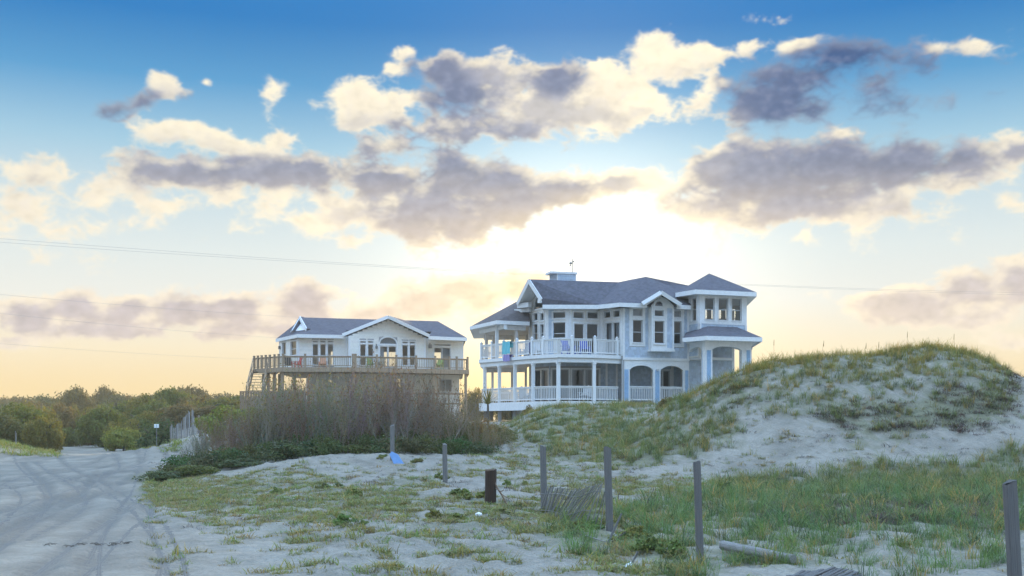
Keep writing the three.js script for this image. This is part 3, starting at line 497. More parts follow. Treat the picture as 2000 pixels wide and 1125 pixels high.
  { const f = Fr(plan(947, 80.3), plan(1029, 79.9)); railing(H, f, 0.1, f.len, YL, 0.95, 0, M.white, 0.16); railing(H, f, 0.1, f.len, YU, 0.95, 0, M.white, 0.16); put('porch_beam', f.box(0, f.len, YU - 0.55, YU - 0.25, -0.08, 0.08), M.white); }
  // under the porch: pilings and a lattice skirt of upright slats
  for (const [px, D] of [[948, 74.3], [976, 72.6], [1005, 71.4], [1037, 70.4], [1092, 69], [960, 79.5], [1002, 79], [1160, 69.5]]) { const p = plan(px, D), g = groundY(p.x, -p.z, false) - 0.4; put('piling', post(p.x, g, p.z, YL - 0.14, 0.24, base), M.greyPale); }
  { const f = Fr(plan(1004, 71.9), plan(1060, 70.4)); const s = put('lattice_skirt', [f.box(0, f.len, YL - 0.72, YL - 0.56, -0.02, 0.03)], M.white); for (let i = 0; i < 15; i++) { const b = part(s, 'slat', unitBaluster, M.white); b.position.copy(f.pt(0.06 + i * 0.125, YL - 1.2, 0.01)); b.scale.set(0.07, 1.3, 0.025); b.rotation.y = Math.atan2(-f.u.z, f.u.x); } }

  // ── lower storey behind the porch: blue wall with glass doors ──
  const L = [plan(1036, 74), plan(1075, 72), plan(1180, 72.3), plan(1216, 72)];
  const doors = [[[1041, 1056, 716, 784], [1058.5, 1071, 716, 784]], [[1078, 1091, 717, 784], [1094, 1111, 717, 784], [1117, 1140, 717, 784], [1143, 1170, 717, 784]], []];
  for (let i = 0; i < 3; i++) {
    const f = Fr(L[i], L[i + 1]), o = cut(f, doors[i]).map(([a, b, c, d]) => [a, b, YL + 0.05, YU - 0.75]);
    put('wall', f.wall(0, f.len, YL, YU - 0.24, -0.14, 0, o), M.inside); put('shingle_siding', f.siding(0, f.len, YL, YU - 0.24, o.map(([a, b, c, d]) => [a - 0.1, b + 0.1, c - 0.1, d + 0.1]), { seed: 20 + i }), M.blue, 'stuff');
    o.forEach(([a, b, c, d]) => windowIn(H, f, a, b, c, d, { name: 'glass_door', n: 0.03, trim: 0.09, curtain: [[0, 0.25]] }));
    if (i === 2) put('wall_trim', [f.box(0.1, 0.24, YL, YU - 0.3, 0.025, 0.05), f.box(0.78, 0.9, YL, YU - 0.3, 0.025, 0.05)], M.white);
  }
  // ── section with two arches ──
  {
    const f = Fr(W[4], W[5]), n = 0.0, y0 = YL - 0.6, yb = f.yOf(1280, 704), ys = f.yOf(1280, 723), yt = f.yOf(1280, 714.2);
    const a = [f.uOf(1230), f.uOf(1276)], b = [f.uOf(1290), f.uOf(1334.5)], e = f.uOf(1346);
    put('arch_wall', [f.box(0, a[0], y0, ys, n - 0.16, n), f.box(a[1], b[0], y0, ys, n - 0.16, n), f.box(b[1], e, y0, ys, n - 0.16, n), f.box(0, a[0], ys, yb, n - 0.16, n), f.box(a[1], b[0], ys, yb, n - 0.16, n), f.box(b[1], e, ys, yb, n - 0.16, n), spandrel(f, a[0], a[1], ys, yt, yb, n - 0.16, n), spandrel(f, b[0], b[1], ys, yt, yb, n - 0.16, n)], M.white);
    for (const [p, q] of [[1219.5, 1227.5], [1279.5, 1288], [1338, 1344.5]]) put('pillar_panel', f.siding(f.uOf(p), f.uOf(q), y0, f.yOf(1280, 722.5), [], { n: 0.004, width: 0.3, lap: 0.014, seed: p | 0, vary: 0.04 }), M.panel, 'stuff');
    for (const [p, q] of [a, b]) railing(H, f, p + 0.02, q - 0.02, YL, 0.98, -0.08, M.white, 0.125);
    put('belt_board', f.box(0, e, yb, yb + 0.16, -0.1, 0.07), M.white);
    put('lamp', f.box(f.uOf(1281.5), f.uOf(1286), f.yOf(1284, 724.5), f.yOf(1284, 720.5), 0.002, 0.12), M.sash);
    put('porch_floor', slabXZ([plan(1216, 69.75), plan(1346, 71.15), plan(1346, 73.4), plan(1216, 72.4)], YL - 0.14, YL - 0.002), M.deck);
    put('porch_ceiling', slabXZ([plan(1217.5, 69.9), plan(1345, 71.3), plan(1345, 73.4), plan(1217, 72.4)], yb - 0.1, yb - 0.03), M.soffit);
    const g = Fr(plan(1216, 72), plan(1348, 73.4)), o = cut(g, [[1295, 1308, 724, 786]]).map((r) => [r[0], r[1], YL, r[3]]);
    put('wall', g.wall(0, g.len, YL - 0.5, yb, -0.14, 0, o), M.inside); put('shingle_siding', g.siding(0, g.len, YL - 0.5, yb, o.map((r) => [r[0] - 0.12, r[1] + 0.12, r[2], r[3] + 0.1]), { seed: 31 }), M.blue, 'stuff');
    const d = windowIn(H, g, ...[o[0][0], o[0][1], YL + 0.02, o[0][3]], { name: 'door', n: 0.03, rows: [0.42] }); part(d, 'handle', g.box(o[0][1] - 0.1, o[0][1] - 0.06, YL + 0.95, YL + 1.05, -0.04, 0.02), M.metal);
    put('wall_trim', [g.box(g.uOf(1270), g.uOf(1274.5), YL, yb, 0.03, 0.07), g.box(g.uOf(1310), g.uOf(1315), YL, yb, 0.03, 0.07), g.box(g.uOf(1329), g.uOf(1334), YL, yb, 0.03, 0.07)], M.white);
    // end walls of the arched porch
    const l = Fr(plan(1216, 72.2), W[4]); put('wall', l.box(0, l.len, YL - 0.5, yb, -0.1, 0), M.inside);
  }
  // ── upper walls ──
  const yT = EV + 0.02, yB = YU - 0.02;
  // the gabled bay at the left with its arched window
  {
    const f = Fr(W[0], W[1]), px = [[1042, 1051, 633, 668], [1055.5, 1063, 633, 668], [1042, 1051, 612, 626.5], [1055, 1063, 611, 626]];
    const o = cut(f, px), ua = f.uOf(1043), ub = f.uOf(1063.5), ys = f.yOf(1053, 603), yt = f.yOf(1053, 577.5);
    put('wall', f.wall(0, f.len, yB, ys - 0.08, -0.12, 0, o), M.creamFlat);
    put('gable_wall', f.slab([[0, ys - 0.08], [f.len, ys - 0.08], [f.len, 9.9], [f.uOf(1037) + 0.9, 11.2], [0, 10.2]], -0.12, 0, [[[ua, ys], ...arc(ua, ub, ys, yt).slice(1, -1), [ub, ys]]]), M.creamFlat);
    o.forEach((r, i) => windowIn(H, f, ...r, { trim: 0.07, rows: i < 2 ? [0.5] : [] }));
    archWindow(H, f, ua, ub, ys, yt, 0.02);
    put('corner_board', [f.box(-0.02, 0.16, yB, 10.2, 0.003, 0.04), f.box(f.len - 0.14, f.len + 0.01, yB, 9.6, 0.003, 0.04)], M.white);
  }
  const bay = [[1, [[1080, 1104.5, 609, 621.5], [1080, 1104.5, 629.5, 660.5]]], [2, [[1119.5, 1140, 609.5, 622], [1147, 1168, 609.8, 622.5], [1121, 1141, 632, 690], [1146, 1168.5, 632, 690]]], [3, [[1180, 1193, 608.5, 621], [1198, 1211, 606, 619.5], [1182, 1196, 630, 690], [1197, 1211, 629, 690]]]];
  for (const [i, px] of bay) {
    const f = Fr(W[i], W[i + 1]), o = cut(f, px).map((r) => [r[0], r[1], Math.max(r[2], YU + 0.06), Math.min(r[3], EV - 0.12)]);
    put('wall', f.wall(0, f.len, yB, yT, -0.12, 0, o), M.creamFlat);
    o.forEach((r, k) => windowIn(H, f, ...r, { trim: 0.07, name: k >= 2 ? 'sliding_door' : 'window', rows: i === 1 && k === 1 ? [0.3] : [], curtain: i === 3 && k >= 2 ? [[0, 0.5]] : undefined, sash: k >= 2 ? M.white : M.sash }));
    put('corner_board', [f.box(0, 0.16, yB, yT, 0.003, 0.035), f.box(f.len - 0.16, f.len - 0.004, yB, yT, 0.003, 0.035)], M.white);
    if (i === 1) put('shingle_siding', f.siding(0.16, 0.5, yB, yT, [], { seed: 7 }), M.blue, 'stuff');
  }
  // section with three tall windows and the bay box
  {
    const f = Fr(W[4], W[5]), y0 = f.yOf(1280, 704), y1 = yT, px = [[1235.5, 1254, 604, 617.6], [1235.5, 1254.5, 625, 669.4], [1311.8, 1329, 606.8, 619.6], [1311.8, 1330.3, 627.5, 671.6]];
    const o = cut(f, px), bx = [f.uOf(1266.5), f.uOf(1309), f.yOf(1288, 682), y1];
    put('wall', f.wall(0, f.len, y0, y1, -0.14, 0, [...o, bx]), M.inside);
    const pad = [[f.uOf(1229), f.uOf(1260), f.yOf(1245, 676.5), y1], [f.uOf(1306), f.uOf(1336), f.yOf(1320, 678), y1], bx];
    put('shingle_siding', f.siding(0.14, f.len - 0.02, y0 + 0.15, y1, pad, { seed: 41 }), M.blue, 'stuff');
    // white casings round each window pair
    for (const [k, c] of [[0, pad[0]], [2, pad[1]]]) put('window_casing', f.wall(c[0], c[1], c[2], y1, 0.002, 0.035, [o[k], o[k + 1]].map((r) => [r[0] - 0.02, r[1] + 0.02, r[2] - 0.02, r[3] + 0.02])), M.white);
    o.forEach((r, k) => windowIn(H, f, ...r, { trim: 0.05, n: 0.05, rows: k % 2 ? [0.47] : [], blind: k % 2 ? 0 : 0.9 }));
    put('corner_board', [f.box(0, 0.14, y0, y1, 0.003, 0.04), f.box(f.len - 0.16, f.len, y0, y1, 0.003, 0.04)], M.white);
    // bay box: a little room pushed out of the wall
    const b = Fr(f.pt(f.uOf(1266), 0, 0.5).add(base), f.pt(f.uOf(1309.5), 0, 0.5).add(base)), yb = b.yOf(1288, 682), w = cut(b, [[1278, 1296.3, 605.5, 618], [1278, 1297.5, 626.5, 671]]);
    const ua = b.uOf(1278), ub = b.uOf(1295.3), ys = b.yOf(1287, 598.5), yt = b.yOf(1287, 587.5), pk = b.yOf(1291, 575);
    put('bay_wall', [b.wall(0, b.len, yb, ys - 0.06, -0.1, 0, w), b.box(0, 0.1, yb, ys - 0.06, -0.5, -0.1), b.box(b.len - 0.1, b.len, yb, ys - 0.06, -0.5, -0.1), b.box(-0.06, b.len + 0.06, yb - 0.14, yb, -0.5, 0.06)], M.white);
    put('gable_wall', b.slab([[0.0, ys - 0.06], [b.len, ys - 0.06], [b.len, yT], [b.len / 2, pk], [0, yT]], -0.1, 0.002, [[[ua, ys], ...arc(ua, ub, ys, yt).slice(1, -1), [ub, ys]]]), M.white);
    put('shingle_siding', [b.siding(0.12, b.uOf(1272), yb + 0.1, ys - 0.1, [], { seed: 3, n: 0.002, lap: 0.015 }), b.siding(b.uOf(1303), b.len - 0.12, yb + 0.1, ys - 0.1, [], { seed: 4, n: 0.002, lap: 0.015 })], M.blue, 'stuff');
    w.forEach((r, k) => windowIn(H, b, ...r, { trim: 0.08, n: 0.03, rows: k ? [0.5] : [] }));
    archWindow(H, b, ua, ub, ys, yt, 0.03);
    put('corner_board', [b.box(0, 0.1, yb, ys, 0.003, 0.03), b.box(b.len - 0.1, b.len, yb, ys, 0.003, 0.03)], M.white);
  }
  // ── tower ──
  {
    const a = Fr(T[0], T[1]), f = Fr(T[1], T[2]), r = Fr(T[2], T[3]), bk = Fr(T[3], T[4]), y0 = f.yOf(1410, 660), y1 = 10.34, yb = f.yOf(1410, 632);
    const oa = cut(a, [[1351, 1361.5, 582.6, 627]]), of = cut(f, [[1376, 1394.8, 581.7, 625], [1402.5, 1421.3, 582.5, 626], [1428.4, 1447.6, 583.4, 627]]);
    const fw = of.map((q) => [q[0], q[1], q[2], q[3]]), ob = [0.12, 0.4, 0.68].map((k) => [bk.len * k, bk.len * k + 0.75, of[0][2], of[0][3]]), or = [0.2, 0.6].map((k) => [r.len * k, r.len * k + 1.2, of[0][2], of[0][3]]);
    put('tower_wall', [a.wall(0, a.len, 6.2, y1, -0.12, 0, oa), f.wall(0, f.len, y0 - 0.3, y1, -0.12, 0, fw), r.wall(0, r.len, y0 - 0.2, y1, -0.12, 0, or), bk.wall(0, bk.len, y0 - 0.2, y1, -0.12, 0, ob)], M.creamFlat);
    put('shingle_siding', [a.siding(0, a.len - 0.12, 6.3, yb - 0.02, [], { seed: 51 }), f.siding(0.14, f.len - 0.14, y0 - 0.2, yb - 0.02, [], { seed: 52 })], M.blue, 'stuff');
    put('window_band', [a.wall(0.0, a.len - 0.01, yb - 0.05, y1, 0.002, 0.036, oa), f.wall(0.01, f.len, yb - 0.05, y1, 0.002, 0.036, fw)], M.white);
    put('corner_board', [a.box(a.len - 0.12, a.len, 6.3, y1, 0.04, 0.06), f.box(0, 0.13, y0, yb - 0.05, 0.003, 0.06), f.box(f.len - 0.13, f.len, y0, yb - 0.05, 0.003, 0.06)], M.white);
    oa.forEach((q) => windowIn(H, a, ...q, { trim: 0.03, n: 0.05, rows: [0.5] })); fw.forEach((q) => windowIn(H, f, ...q, { trim: 0.04, n: 0.05, rows: [0.48] }));
    ob.forEach((q) => windowIn(H, bk, ...q, { trim: 0.06, rows: [0.5] })); or.forEach((q) => windowIn(H, r, ...q, { trim: 0.06, rows: [0.5] }));
    put('ceiling', slabXZ([T[0], T[1], T[2], T[3], T[4]].map((p) => p.clone()), y1 - 0.12, y1 - 0.04), M.soffit);
  }
  // ── entrance portico with arches on two sides ──
  {
    const S1 = plan(1377, 67.7), S0 = plan(1346, 70.7), S2 = plan(1467, 69.0), a = Fr(S0, S1), f = Fr(S1, S2), gy = 2.0, yr = 7.2;
    const fa = [f.uOf(1391.5), f.uOf(1449)], ys = f.yOf(1420, 683), yt = f.yOf(1420, 676.5), la = [a.uOf(1346.5), a.uOf(1370)];
    put('portico_wall', [f.box(0, fa[0], gy, yr, -0.3, 0), f.box(fa[1], f.len, gy, yr, -0.3, 0), spandrel(f, fa[0], fa[1], ys, yt, yr, -0.3, 0), a.box(la[1], a.len - 0.3, gy, yr, -0.3, 0), spandrel(a, Math.max(0.05, la[0]), la[1], a.yOf(1358, 685), a.yOf(1358, 678), yr, -0.3, 0)], M.white);
    put('pillar_panel', [f.siding(f.uOf(1380.5), f.uOf(1388.5), gy, f.yOf(1385, 684), [], { n: 0.004, width: 0.3, lap: 0.014, seed: 8, vary: 0.04 }), a.siding(a.uOf(1371.3), a.uOf(1375.7), gy, f.yOf(1385, 684), [], { n: 0.004, width: 0.3, lap: 0.014, seed: 9, vary: 0.04 }), f.siding(f.uOf(1458), f.uOf(1465), gy, f.yOf(1462, 684), [], { n: 0.004, width: 0.3, lap: 0.014, seed: 10, vary: 0.04 })], M.panel, 'stuff');
    const g = Fr(plan(1344, 71.3), plan(1432, 72.4)); put('wall', g.box(0, g.len, gy - 0.5, 7.4, -0.14, 0), M.inside); put('shingle_siding', g.siding(0, g.len, gy - 0.5, 7.3, [], { seed: 61, course: 0.2, width: 0.26 }), M.blue, 'stuff');
    put('corner_board', g.box(g.len - 0.12, g.len + 0.01, gy - 0.5, 7.3, -0.16, 0.04), M.white);
    put('portico_ceiling', slabXZ([S0, S1, S2, plan(1470, 76), plan(1436, 76), plan(1432, 72.6), plan(1346, 71.6)], yr - 0.1, yr - 0.03), M.soffit);
    const p2 = plan(1462, 76); put('portico_post', post(p2.x, 1.6, p2.z, yr, 0.36, base), M.white);
    // hip roof over it
    const E = [at(1334, 661, 68.5), at(1380, 657, 67.0), at(1488, 660, 68.1), at(1458, 660, 76.5)], R0 = at(1383, 637.5, 69.7), R1 = at(1440, 639.5, 71.0); E.forEach((e) => { e.y = 7.27; });
    put('portico_roof', [slopeSlab([E[0], E[1], R0, at(1340, 650, 70.9)], 0.1, base, 0.02), slopeSlab([E[1], E[2], R1, R0], 0.1, base, 0.02), slopeSlab([E[2], E[3], R1], 0.1, base, 0.02)], M.roof);
    put('soffit', slabXZ([E[0], E[1], E[2], E[3], plan(1344, 72)], 7.12, 7.19), M.soffit);
    for (let i = 0; i < 3; i++) { const e = Fr(E[i], E[i + 1]); put('eave_board', e.box(-0.01, e.len + 0.01, 7.03, 7.29, -0.02, 0.03), M.white); }
  }
  // ── roofs ──
  const yr = EV + 0.02, dn = (p) => { p.y = yr; return p; };
  const G = at(1033, 547, 70.6), Rr = at(1208, 552.5, 73.4), e1 = dn(at(1060, 599, 69.9)), V = dn(at(1169, 599, 70.0)), ft = at(1057, 584, 69.9), LF = at(1010, 593, 72.8), A = at(1261, 542, 73.8), b0 = dn(at(1211, 592.5, 68.75)), b1 = dn(at(1349, 598, 70.3)), Mr = at(1305, 558.4, 74.2), Nr = at(1352, 585, 72.6), TR = at(1345, 559, 75);
  const eF = Fr(b0, b1), d0 = eF.pt(eF.uOf(1263), yr, 0).add(base).setY(yr), d1 = eF.pt(eF.uOf(1322), yr, 0).add(base).setY(yr), d0b = d0.clone().lerp(A, 0.27), d1b = d1.clone().lerp(A, 0.27);
  const B1 = new V3(b1.x + 1.5, yr, -85), B0 = new V3(0.6, yr, -85);
  put('roof', [slopeSlab([G, ft, e1, V, Rr], 0.1, base, 0.05), slopeSlab([Rr, V, b0, A], 0.1, base, 0.05), slopeSlab([A, b0, d0, d0b, d1b, d1, b1, Nr, Mr], 0.1, base, 0.05), slopeSlab([Mr, Nr, TR], 0.1, base, 0.05), slopeSlab([G, Rr, new V3(Rr.x, yr, -85), B0, LF], 0.1, base, 0.05), slopeSlab([Rr, A, B1, new V3(Rr.x, yr, -85)], 0.1, base, 0.05), slopeSlab([A, Mr, TR, B1], 0.1, base, 0.05)], M.roof);
  // eave boards and soffits along the front
  for (const [p, q] of [[e1, V], [V, b0], [b0, d0], [d1, b1]]) { const f = Fr(p, q); put('eave_board', f.box(-0.01, f.len + 0.01, yr - 0.2, yr + 0.06, -0.03, 0.025), M.white); put('soffit', f.box(0, f.len, yr - 0.17, yr - 0.11, -1.3, -0.035), M.soffit); }
  // gable rakes
  const nG = new V3(-0.75, 0, 0.66);
  put('rake_board', [board(G.clone().add(new V3(0, -0.06, 0)), ft.clone().add(new V3(0, -0.06, 0)), 0.26, 0.06, base, nG), board(G.clone().add(new V3(0, -0.06, 0)), LF.clone().add(new V3(0, -0.06, 0)), 0.26, 0.06, base, nG)], M.white);
  put('gable_soffit', [slopeSlab([G, LF, LF.clone().add(new V3(0.95, 0, -0.85)), G.clone().add(new V3(0.95, 0, -0.85))], 0.03, base, -0.12), slopeSlab([G, ft, ft.clone().add(new V3(0.95, 0, -0.85)), G.clone().add(new V3(0.95, 0, -0.85))], 0.03, base, -0.12)], M.white);
  { const f = Fr(ft, at(1088, 584, 70.6)); put('eave_board', [f.box(0, f.len, ft.y - 0.22, ft.y + 0.05, -0.4, 0.02)], M.white); const p = Fr(at(1004, 611, 73.4), at(1034, 603, 72.6)); put('eave_board', p.box(0, p.len, yAt(610, 73), yAt(603, 73), -0.5, 0), M.white); const q = Fr(LF, at(1032, 590, 72)); put('eave_board', q.box(0, q.len, LF.y - 0.3, LF.y, -0.3, 0), M.white); }
  // dormer gable over the bay box
  {
    const g = at(1291, 571, 68.9), l = at(1256, 595, 68.6), r = at(1329, 598, 69.3), bk = new V3(g.x - 0.9, g.y, g.z - 3.2); l.y = r.y = yr - 0.02;
    const bl = l.clone().add(new V3(-0.1, 0.05, -0.9)), br = r.clone().add(new V3(0.1, 0.05, -0.9));
    put('dormer_roof', [slopeSlab([l, g, bk, bl], 0.08, base, 0.1), slopeSlab([g, r, br, bk], 0.08, base, 0.1)], M.roof);
    const n = new V3(-0.25, 0, 1); put('rake_board', [board(l.clone().add(new V3(-0.05, -0.0, 0)), g, 0.24, 0.08, base, n), board(g, r.clone().add(new V3(0.05, 0, 0)), 0.24, 0.08, base, n)], M.white);
    put('gable_soffit', [slopeSlab([l, g, g.clone().add(new V3(0.2, 0, -0.7)), l.clone().add(new V3(0.2, 0, -0.7))], 0.03, base, -0.06), slopeSlab([g, r, r.clone().add(new V3(0.2, 0, -0.7)), g.clone().add(new V3(0.2, 0, -0.7))], 0.03, base, -0.06)], M.white);
  }
  // tower roof
  {
    const K = [at(1320, 574, 70.9), at(1359, 568, 69.2), at(1477, 571, 70.6), at(1452, 571, 78), at(1336, 571, 78)], ap = at(1385, 535.5, 73); K.forEach((k) => { k.y = 10.36; });
    put('tower_roof', K.map((k, i) => slopeSlab([k, K[(i + 1) % 5], ap], 0.1, base, 0.05)), M.roof);
    put('soffit', slabXZ(K, 10.14, 10.2), M.soffit);
    for (let i = 0; i < 3; i++) { const e = Fr(K[i], K[i + 1]); put('eave_board', e.box(-0.01, e.len + 0.01, 10.12, 10.4, -0.02, 0.03), M.white); }
  }
  // hip roof over the left porch, on posts
  {
    const C = [at(918, 638, 75.6), at(971, 627.5, 71.3), at(1034, 629.6, 72.3), at(1040, 630, 82), at(925, 638, 83)], U = at(1013, 588, 75.6), U2 = at(1036, 588, 77); C.forEach((c) => { c.y = 8.6; });
    put('porch_roof', [slopeSlab([C[0], C[1], U], 0.1, base, 0.04), slopeSlab([C[1], C[2], at(1036, 598, 74.2), U], 0.1, base, 0.04), slopeSlab([C[0], U, U2, C[3], C[4]], 0.1, base, 0.04)], M.roofWarm);
    put('soffit', slabXZ(C, 8.42, 8.46), M.soffit);
    for (const i of [0, 1]) { const e = Fr(C[i], C[i + 1]); put('eave_board', e.box(-0.01, e.len + 0.01, 8.42, 8.66, -0.02, 0.03), M.white); put('porch_beam', e.box(0.5, e.len - 0.02, 8.12, 8.41, -0.7, -0.5), M.white); }
    for (const [px, D] of [[950, 76.4], [970.5, 72.5], [1008.5, 72.8], [964, 80], [1001, 80], [1029, 79.4]]) { const p = plan(px, D); put('porch_post', [post(p.x, YU, p.z, 8.42, 0.2, base, 0.2, 0.3)], M.white); }
    const e = Fr(plan(945, 80.2), plan(1034, 80)); put('porch_beam', e.box(0, e.len, 8.1, 8.41, -0.1, 0.1), M.white);
  }
  // side, back and end walls that close the rooms, partitions inside
  {
    const pl = Fr(plan(1046, 77.5), plan(1428, 77.5)); put('partition', [pl.box(0, pl.len, YL, EV - 0.06, -0.1, 0)], M.inside); const px = Fr(plan(1228, 77.3), plan(1228, 72.8)); put('partition', px.box(0, px.len, YU, EV - 0.06, -0.08, 0), M.inside);
    const l = Fr(plan(1040, 84), W[0]); put('wall', [l.box(0, l.len, YL - 0.5, 9.5, -0.12, 0)], M.creamFlat);
    const l2 = Fr(plan(1042, 83.8), L[0]); put('wall', [l2.box(0, l2.len, YL - 0.5, YU - 0.24, -0.13, -0.01)], M.creamFlat);
    const b = Fr(plan(1434, 84), plan(1040, 84)), o = [[3, 5, 7.2, 8.8], [9, 11, 7.2, 8.8]]; put('wall', b.wall(0, b.len, YL - 0.5, 9.5, -0.14, 0, o), M.creamFlat);
    const r = Fr(plan(1434, 72.6), plan(1434, 84)); put('wall', [r.box(0, r.len, YL - 0.8, 9.45, -0.14, 0)], M.creamFlat);
    put('foundation', slabXZ([plan(1038, 74.4), plan(1344, 73.4), plan(1430, 73), plan(1430, 83.5), plan(1042, 83.5)], 1.2, YL - 0.15), M.creamFlat);
    put('foundation', slabXZ([plan(1219, 70), plan(1345, 71.4), plan(1345, 73.3), plan(1219, 73.3)], 1.2, YL - 0.16), M.creamFlat);
  }
  // chimney with its cap, weather vane
  {
    const a = Fr(at(1073, 550, 76.5), at(1088, 550, 75.6)), f = Fr(at(1088, 550, 75.6), at(1125.5, 550, 76)), y0 = 10.6, y1 = yAt(536, 76), y2 = yAt(532, 76);
    const c = put('chimney', [a.box(0, a.len - 0.01, y0, y1, -0.9, 0), f.box(0, f.len, y0, y1, -1.0, 0)], M.white);
    part(c, 'siding', [f.siding(0.08, f.len - 0.08, y0, y1, [], { seed: 71, n: 0.003, vary: 0.05 }), a.siding(0.05, a.len - 0.05, y0, y1, [], { seed: 72, n: 0.003, vary: 0.05 })], M.blue, 'stuff');
    part(c, 'cap', [f.box(-0.5, f.len + 0.06, y1, y2, -1.05, 0.07)], M.white);
    const p = at(1118, 530, 76.3), top = yAt(505, 76.3), g = [new THREE.CylinderGeometry(0.022, 0.03, top - p.y + 0.6, 6).translate(p.x - base.x, (top + p.y - 0.6) / 2 - base.y, p.z - base.z)];
    for (const s of [[-0.12, -0.32, 0.16], [0.06, -0.2, 0.1], [-0.14, -0.46, 0.1]]) g.push(new THREE.SphereGeometry(s[2] * 0.7, 8, 6).scale(1, 0.7, 0.4).translate(p.x + s[0] - base.x, top + s[1] - base.y, p.z - base.z));
    g.push(new THREE.BoxGeometry(0.4, 0.02, 0.02).translate(p.x - base.x, top - 0.3 - base.y, p.z - base.z));
    put('weather_vane', g, M.metal);
  }
})();

// ───────────────────────── the white house on the left ─────────────────────────
(function whiteHouse() {
  const base = new V3(-14, 2.2, -97), H = thing('beach_house', base.toArray(), 'cream white house on pilings with brown wooden deck behind the thicket', 'house');
  const Fr = (a, b) => new Frame(a, b, base), YD = 6.82, EV = 9.7, YG = 3.9;
  const put = (n, g, m, k) => part(H, n, g, m, k);
  const slabXZ = (pts, y0, y1) => { const s = new THREE.Shape(pts.map((p) => new THREE.Vector2(p.x - base.x, -(p.z - base.z)))), g = new THREE.ExtrudeGeometry(s, { depth: y1 - y0, bevelEnabled: false }); g.rotateX(-Math.PI / 2); g.translate(0, y0 - base.y, 0); return g; };
  const V = [plan(546, 99.6), plan(582, 95.6), plan(678, 96.6), plan(681.5, 95.7), plan(831, 97.6), plan(833, 98.4), plan(905, 99.4)], bk = [plan(903, 110), plan(575, 108)];
  const D = [plan(495, 95.8), plan(551, 93), plan(691, 93.2), plan(915, 97.1), plan(912, 103)];
  // ground storey, set back, and pilings
  const g0 = Fr(plan(603, 98), plan(897, 100.8)), lw = cut(g0, [[774, 784, 739, 756], [858, 882, 741, 764], [640, 650, 741, 757]]);
  put('lower_wall', g0.wall(0, g0.len, YG - 1.6, YD - 0.3, -0.2, 0, lw), M.inside); put('clapboard', g0.siding(0, g0.len, YG - 1.6, YD - 0.3, lw, { width: 0, course: 0.2, seed: 101, vary: 0.05 }), M.cream, 'stuff');
  lw.forEach((o, i) => windowIn(H, g0, ...o, { trim: 0.09, n: 0.03, name: i === 1 ? 'door' : 'window', blind: i === 1 ? 0.95 : 0, cols: i === 1 ? [0.5] : [], rows: i === 1 ? [] : [0.5] }));
  const ls = Fr(plan(598, 108), plan(603, 98)); put('lower_wall', ls.box(0, ls.len, YG - 1.6, YD - 0.3, -0.2, 0), M.creamFlat); const rs = Fr(plan(897, 100.8), plan(897, 110)); put('lower_wall', rs.box(0, rs.len, YG - 1.6, YD - 0.3, -0.2, 0), M.creamFlat);
  for (const [px, d] of [[524, 95.4], [536, 94.4], [546, 99.2], [551.5, 93.4], [620, 93.6], [691, 93.7], [765, 95], [846.5, 96.2], [909.5, 97.2], [575, 97], [515, 99]]) { const p = plan(px, d), g = groundY(p.x, -p.z, false) - 0.3; put('piling', post(p.x, g, p.z, YD - 0.28, 0.24, base), M.deck); }
  // the deck
  const deckPlan = [...D, plan(905, 99.4), plan(833, 98.4), plan(831, 97.6), plan(681.5, 95.7), plan(678, 96.6), plan(582, 95.6), plan(546, 99.6), plan(540, 104), plan(500, 101)];
  put('deck_floor', slabXZ(deckPlan, YD - 0.1, YD), M.deck);
  put('joist', (() => { const g = []; for (let i = 0; i < 26; i++) { const f = Fr(D[1], D[2]), px = 552 + i * 14; const q = i < 10 ? Fr(D[1], D[2]) : Fr(D[2], D[3]), u = q.uOf(px); if (u > 0.1 && u < q.len - 0.1) g.push(q.box(u - 0.03, u + 0.03, YD - 0.32, YD - 0.104, -2.2, -0.05)); } return g; })(), M.deckDark);
  for (let i = 0; i < 4; i++) { const f = Fr(D[i], D[i + 1]); put('fascia', [f.box(-0.03, f.len + 0.03, YD - 0.4, YD - 0.004, 0.003, 0.06)], M.deck); }
  const rl = [[0, 0, 7.5, 15, 23, 31, 40, 48, 56], [1, 551, 596, 644, 688], [2, 692, 736, 774, 812.5, 850, 878, 892, 914.5]];
  for (const [i, ...px] of rl) {
    const f = Fr(D[i], D[i + 1]), u = (i === 0 ? px.map((k) => k / 56 * f.len) : px.map((x) => clamp(f.uOf(x, -0.08), 0.05, f.len - 0.05)));
    for (let k = 0; k + 1 < u.length; k++) railing(H, f, u[k] + 0.07, u[k + 1] - 0.07, YD, 0.95, -0.08, M.deck, i === 0 ? 0.17 : 0.16);
    u.forEach((q, k) => { if (i === 0 && k === u.length - 1) return; const p = f.pt(q, 0, -0.08).add(base), fat = i === 2 && k === 0; if (i === 1 && k === 3) return; railPost(H, p, YD - 0.3, YD + 1.08, fat ? 0.34 : 0.15, M.deck, base, false, Math.atan2(-f.u.z, f.u.x)); put('post_cap', post(p.x, YD + 1.08, p.z, YD + 1.14, fat ? 0.4 : 0.2, base), M.deck); });
  }
  { const f = Fr(D[3], D[4]); railing(H, f, 0.1, f.len, YD, 0.95, -0.08, M.deck, 0.17); railPost(H, D[4], YD - 0.3, YD + 1.1, 0.15, M.deck, base, false); }
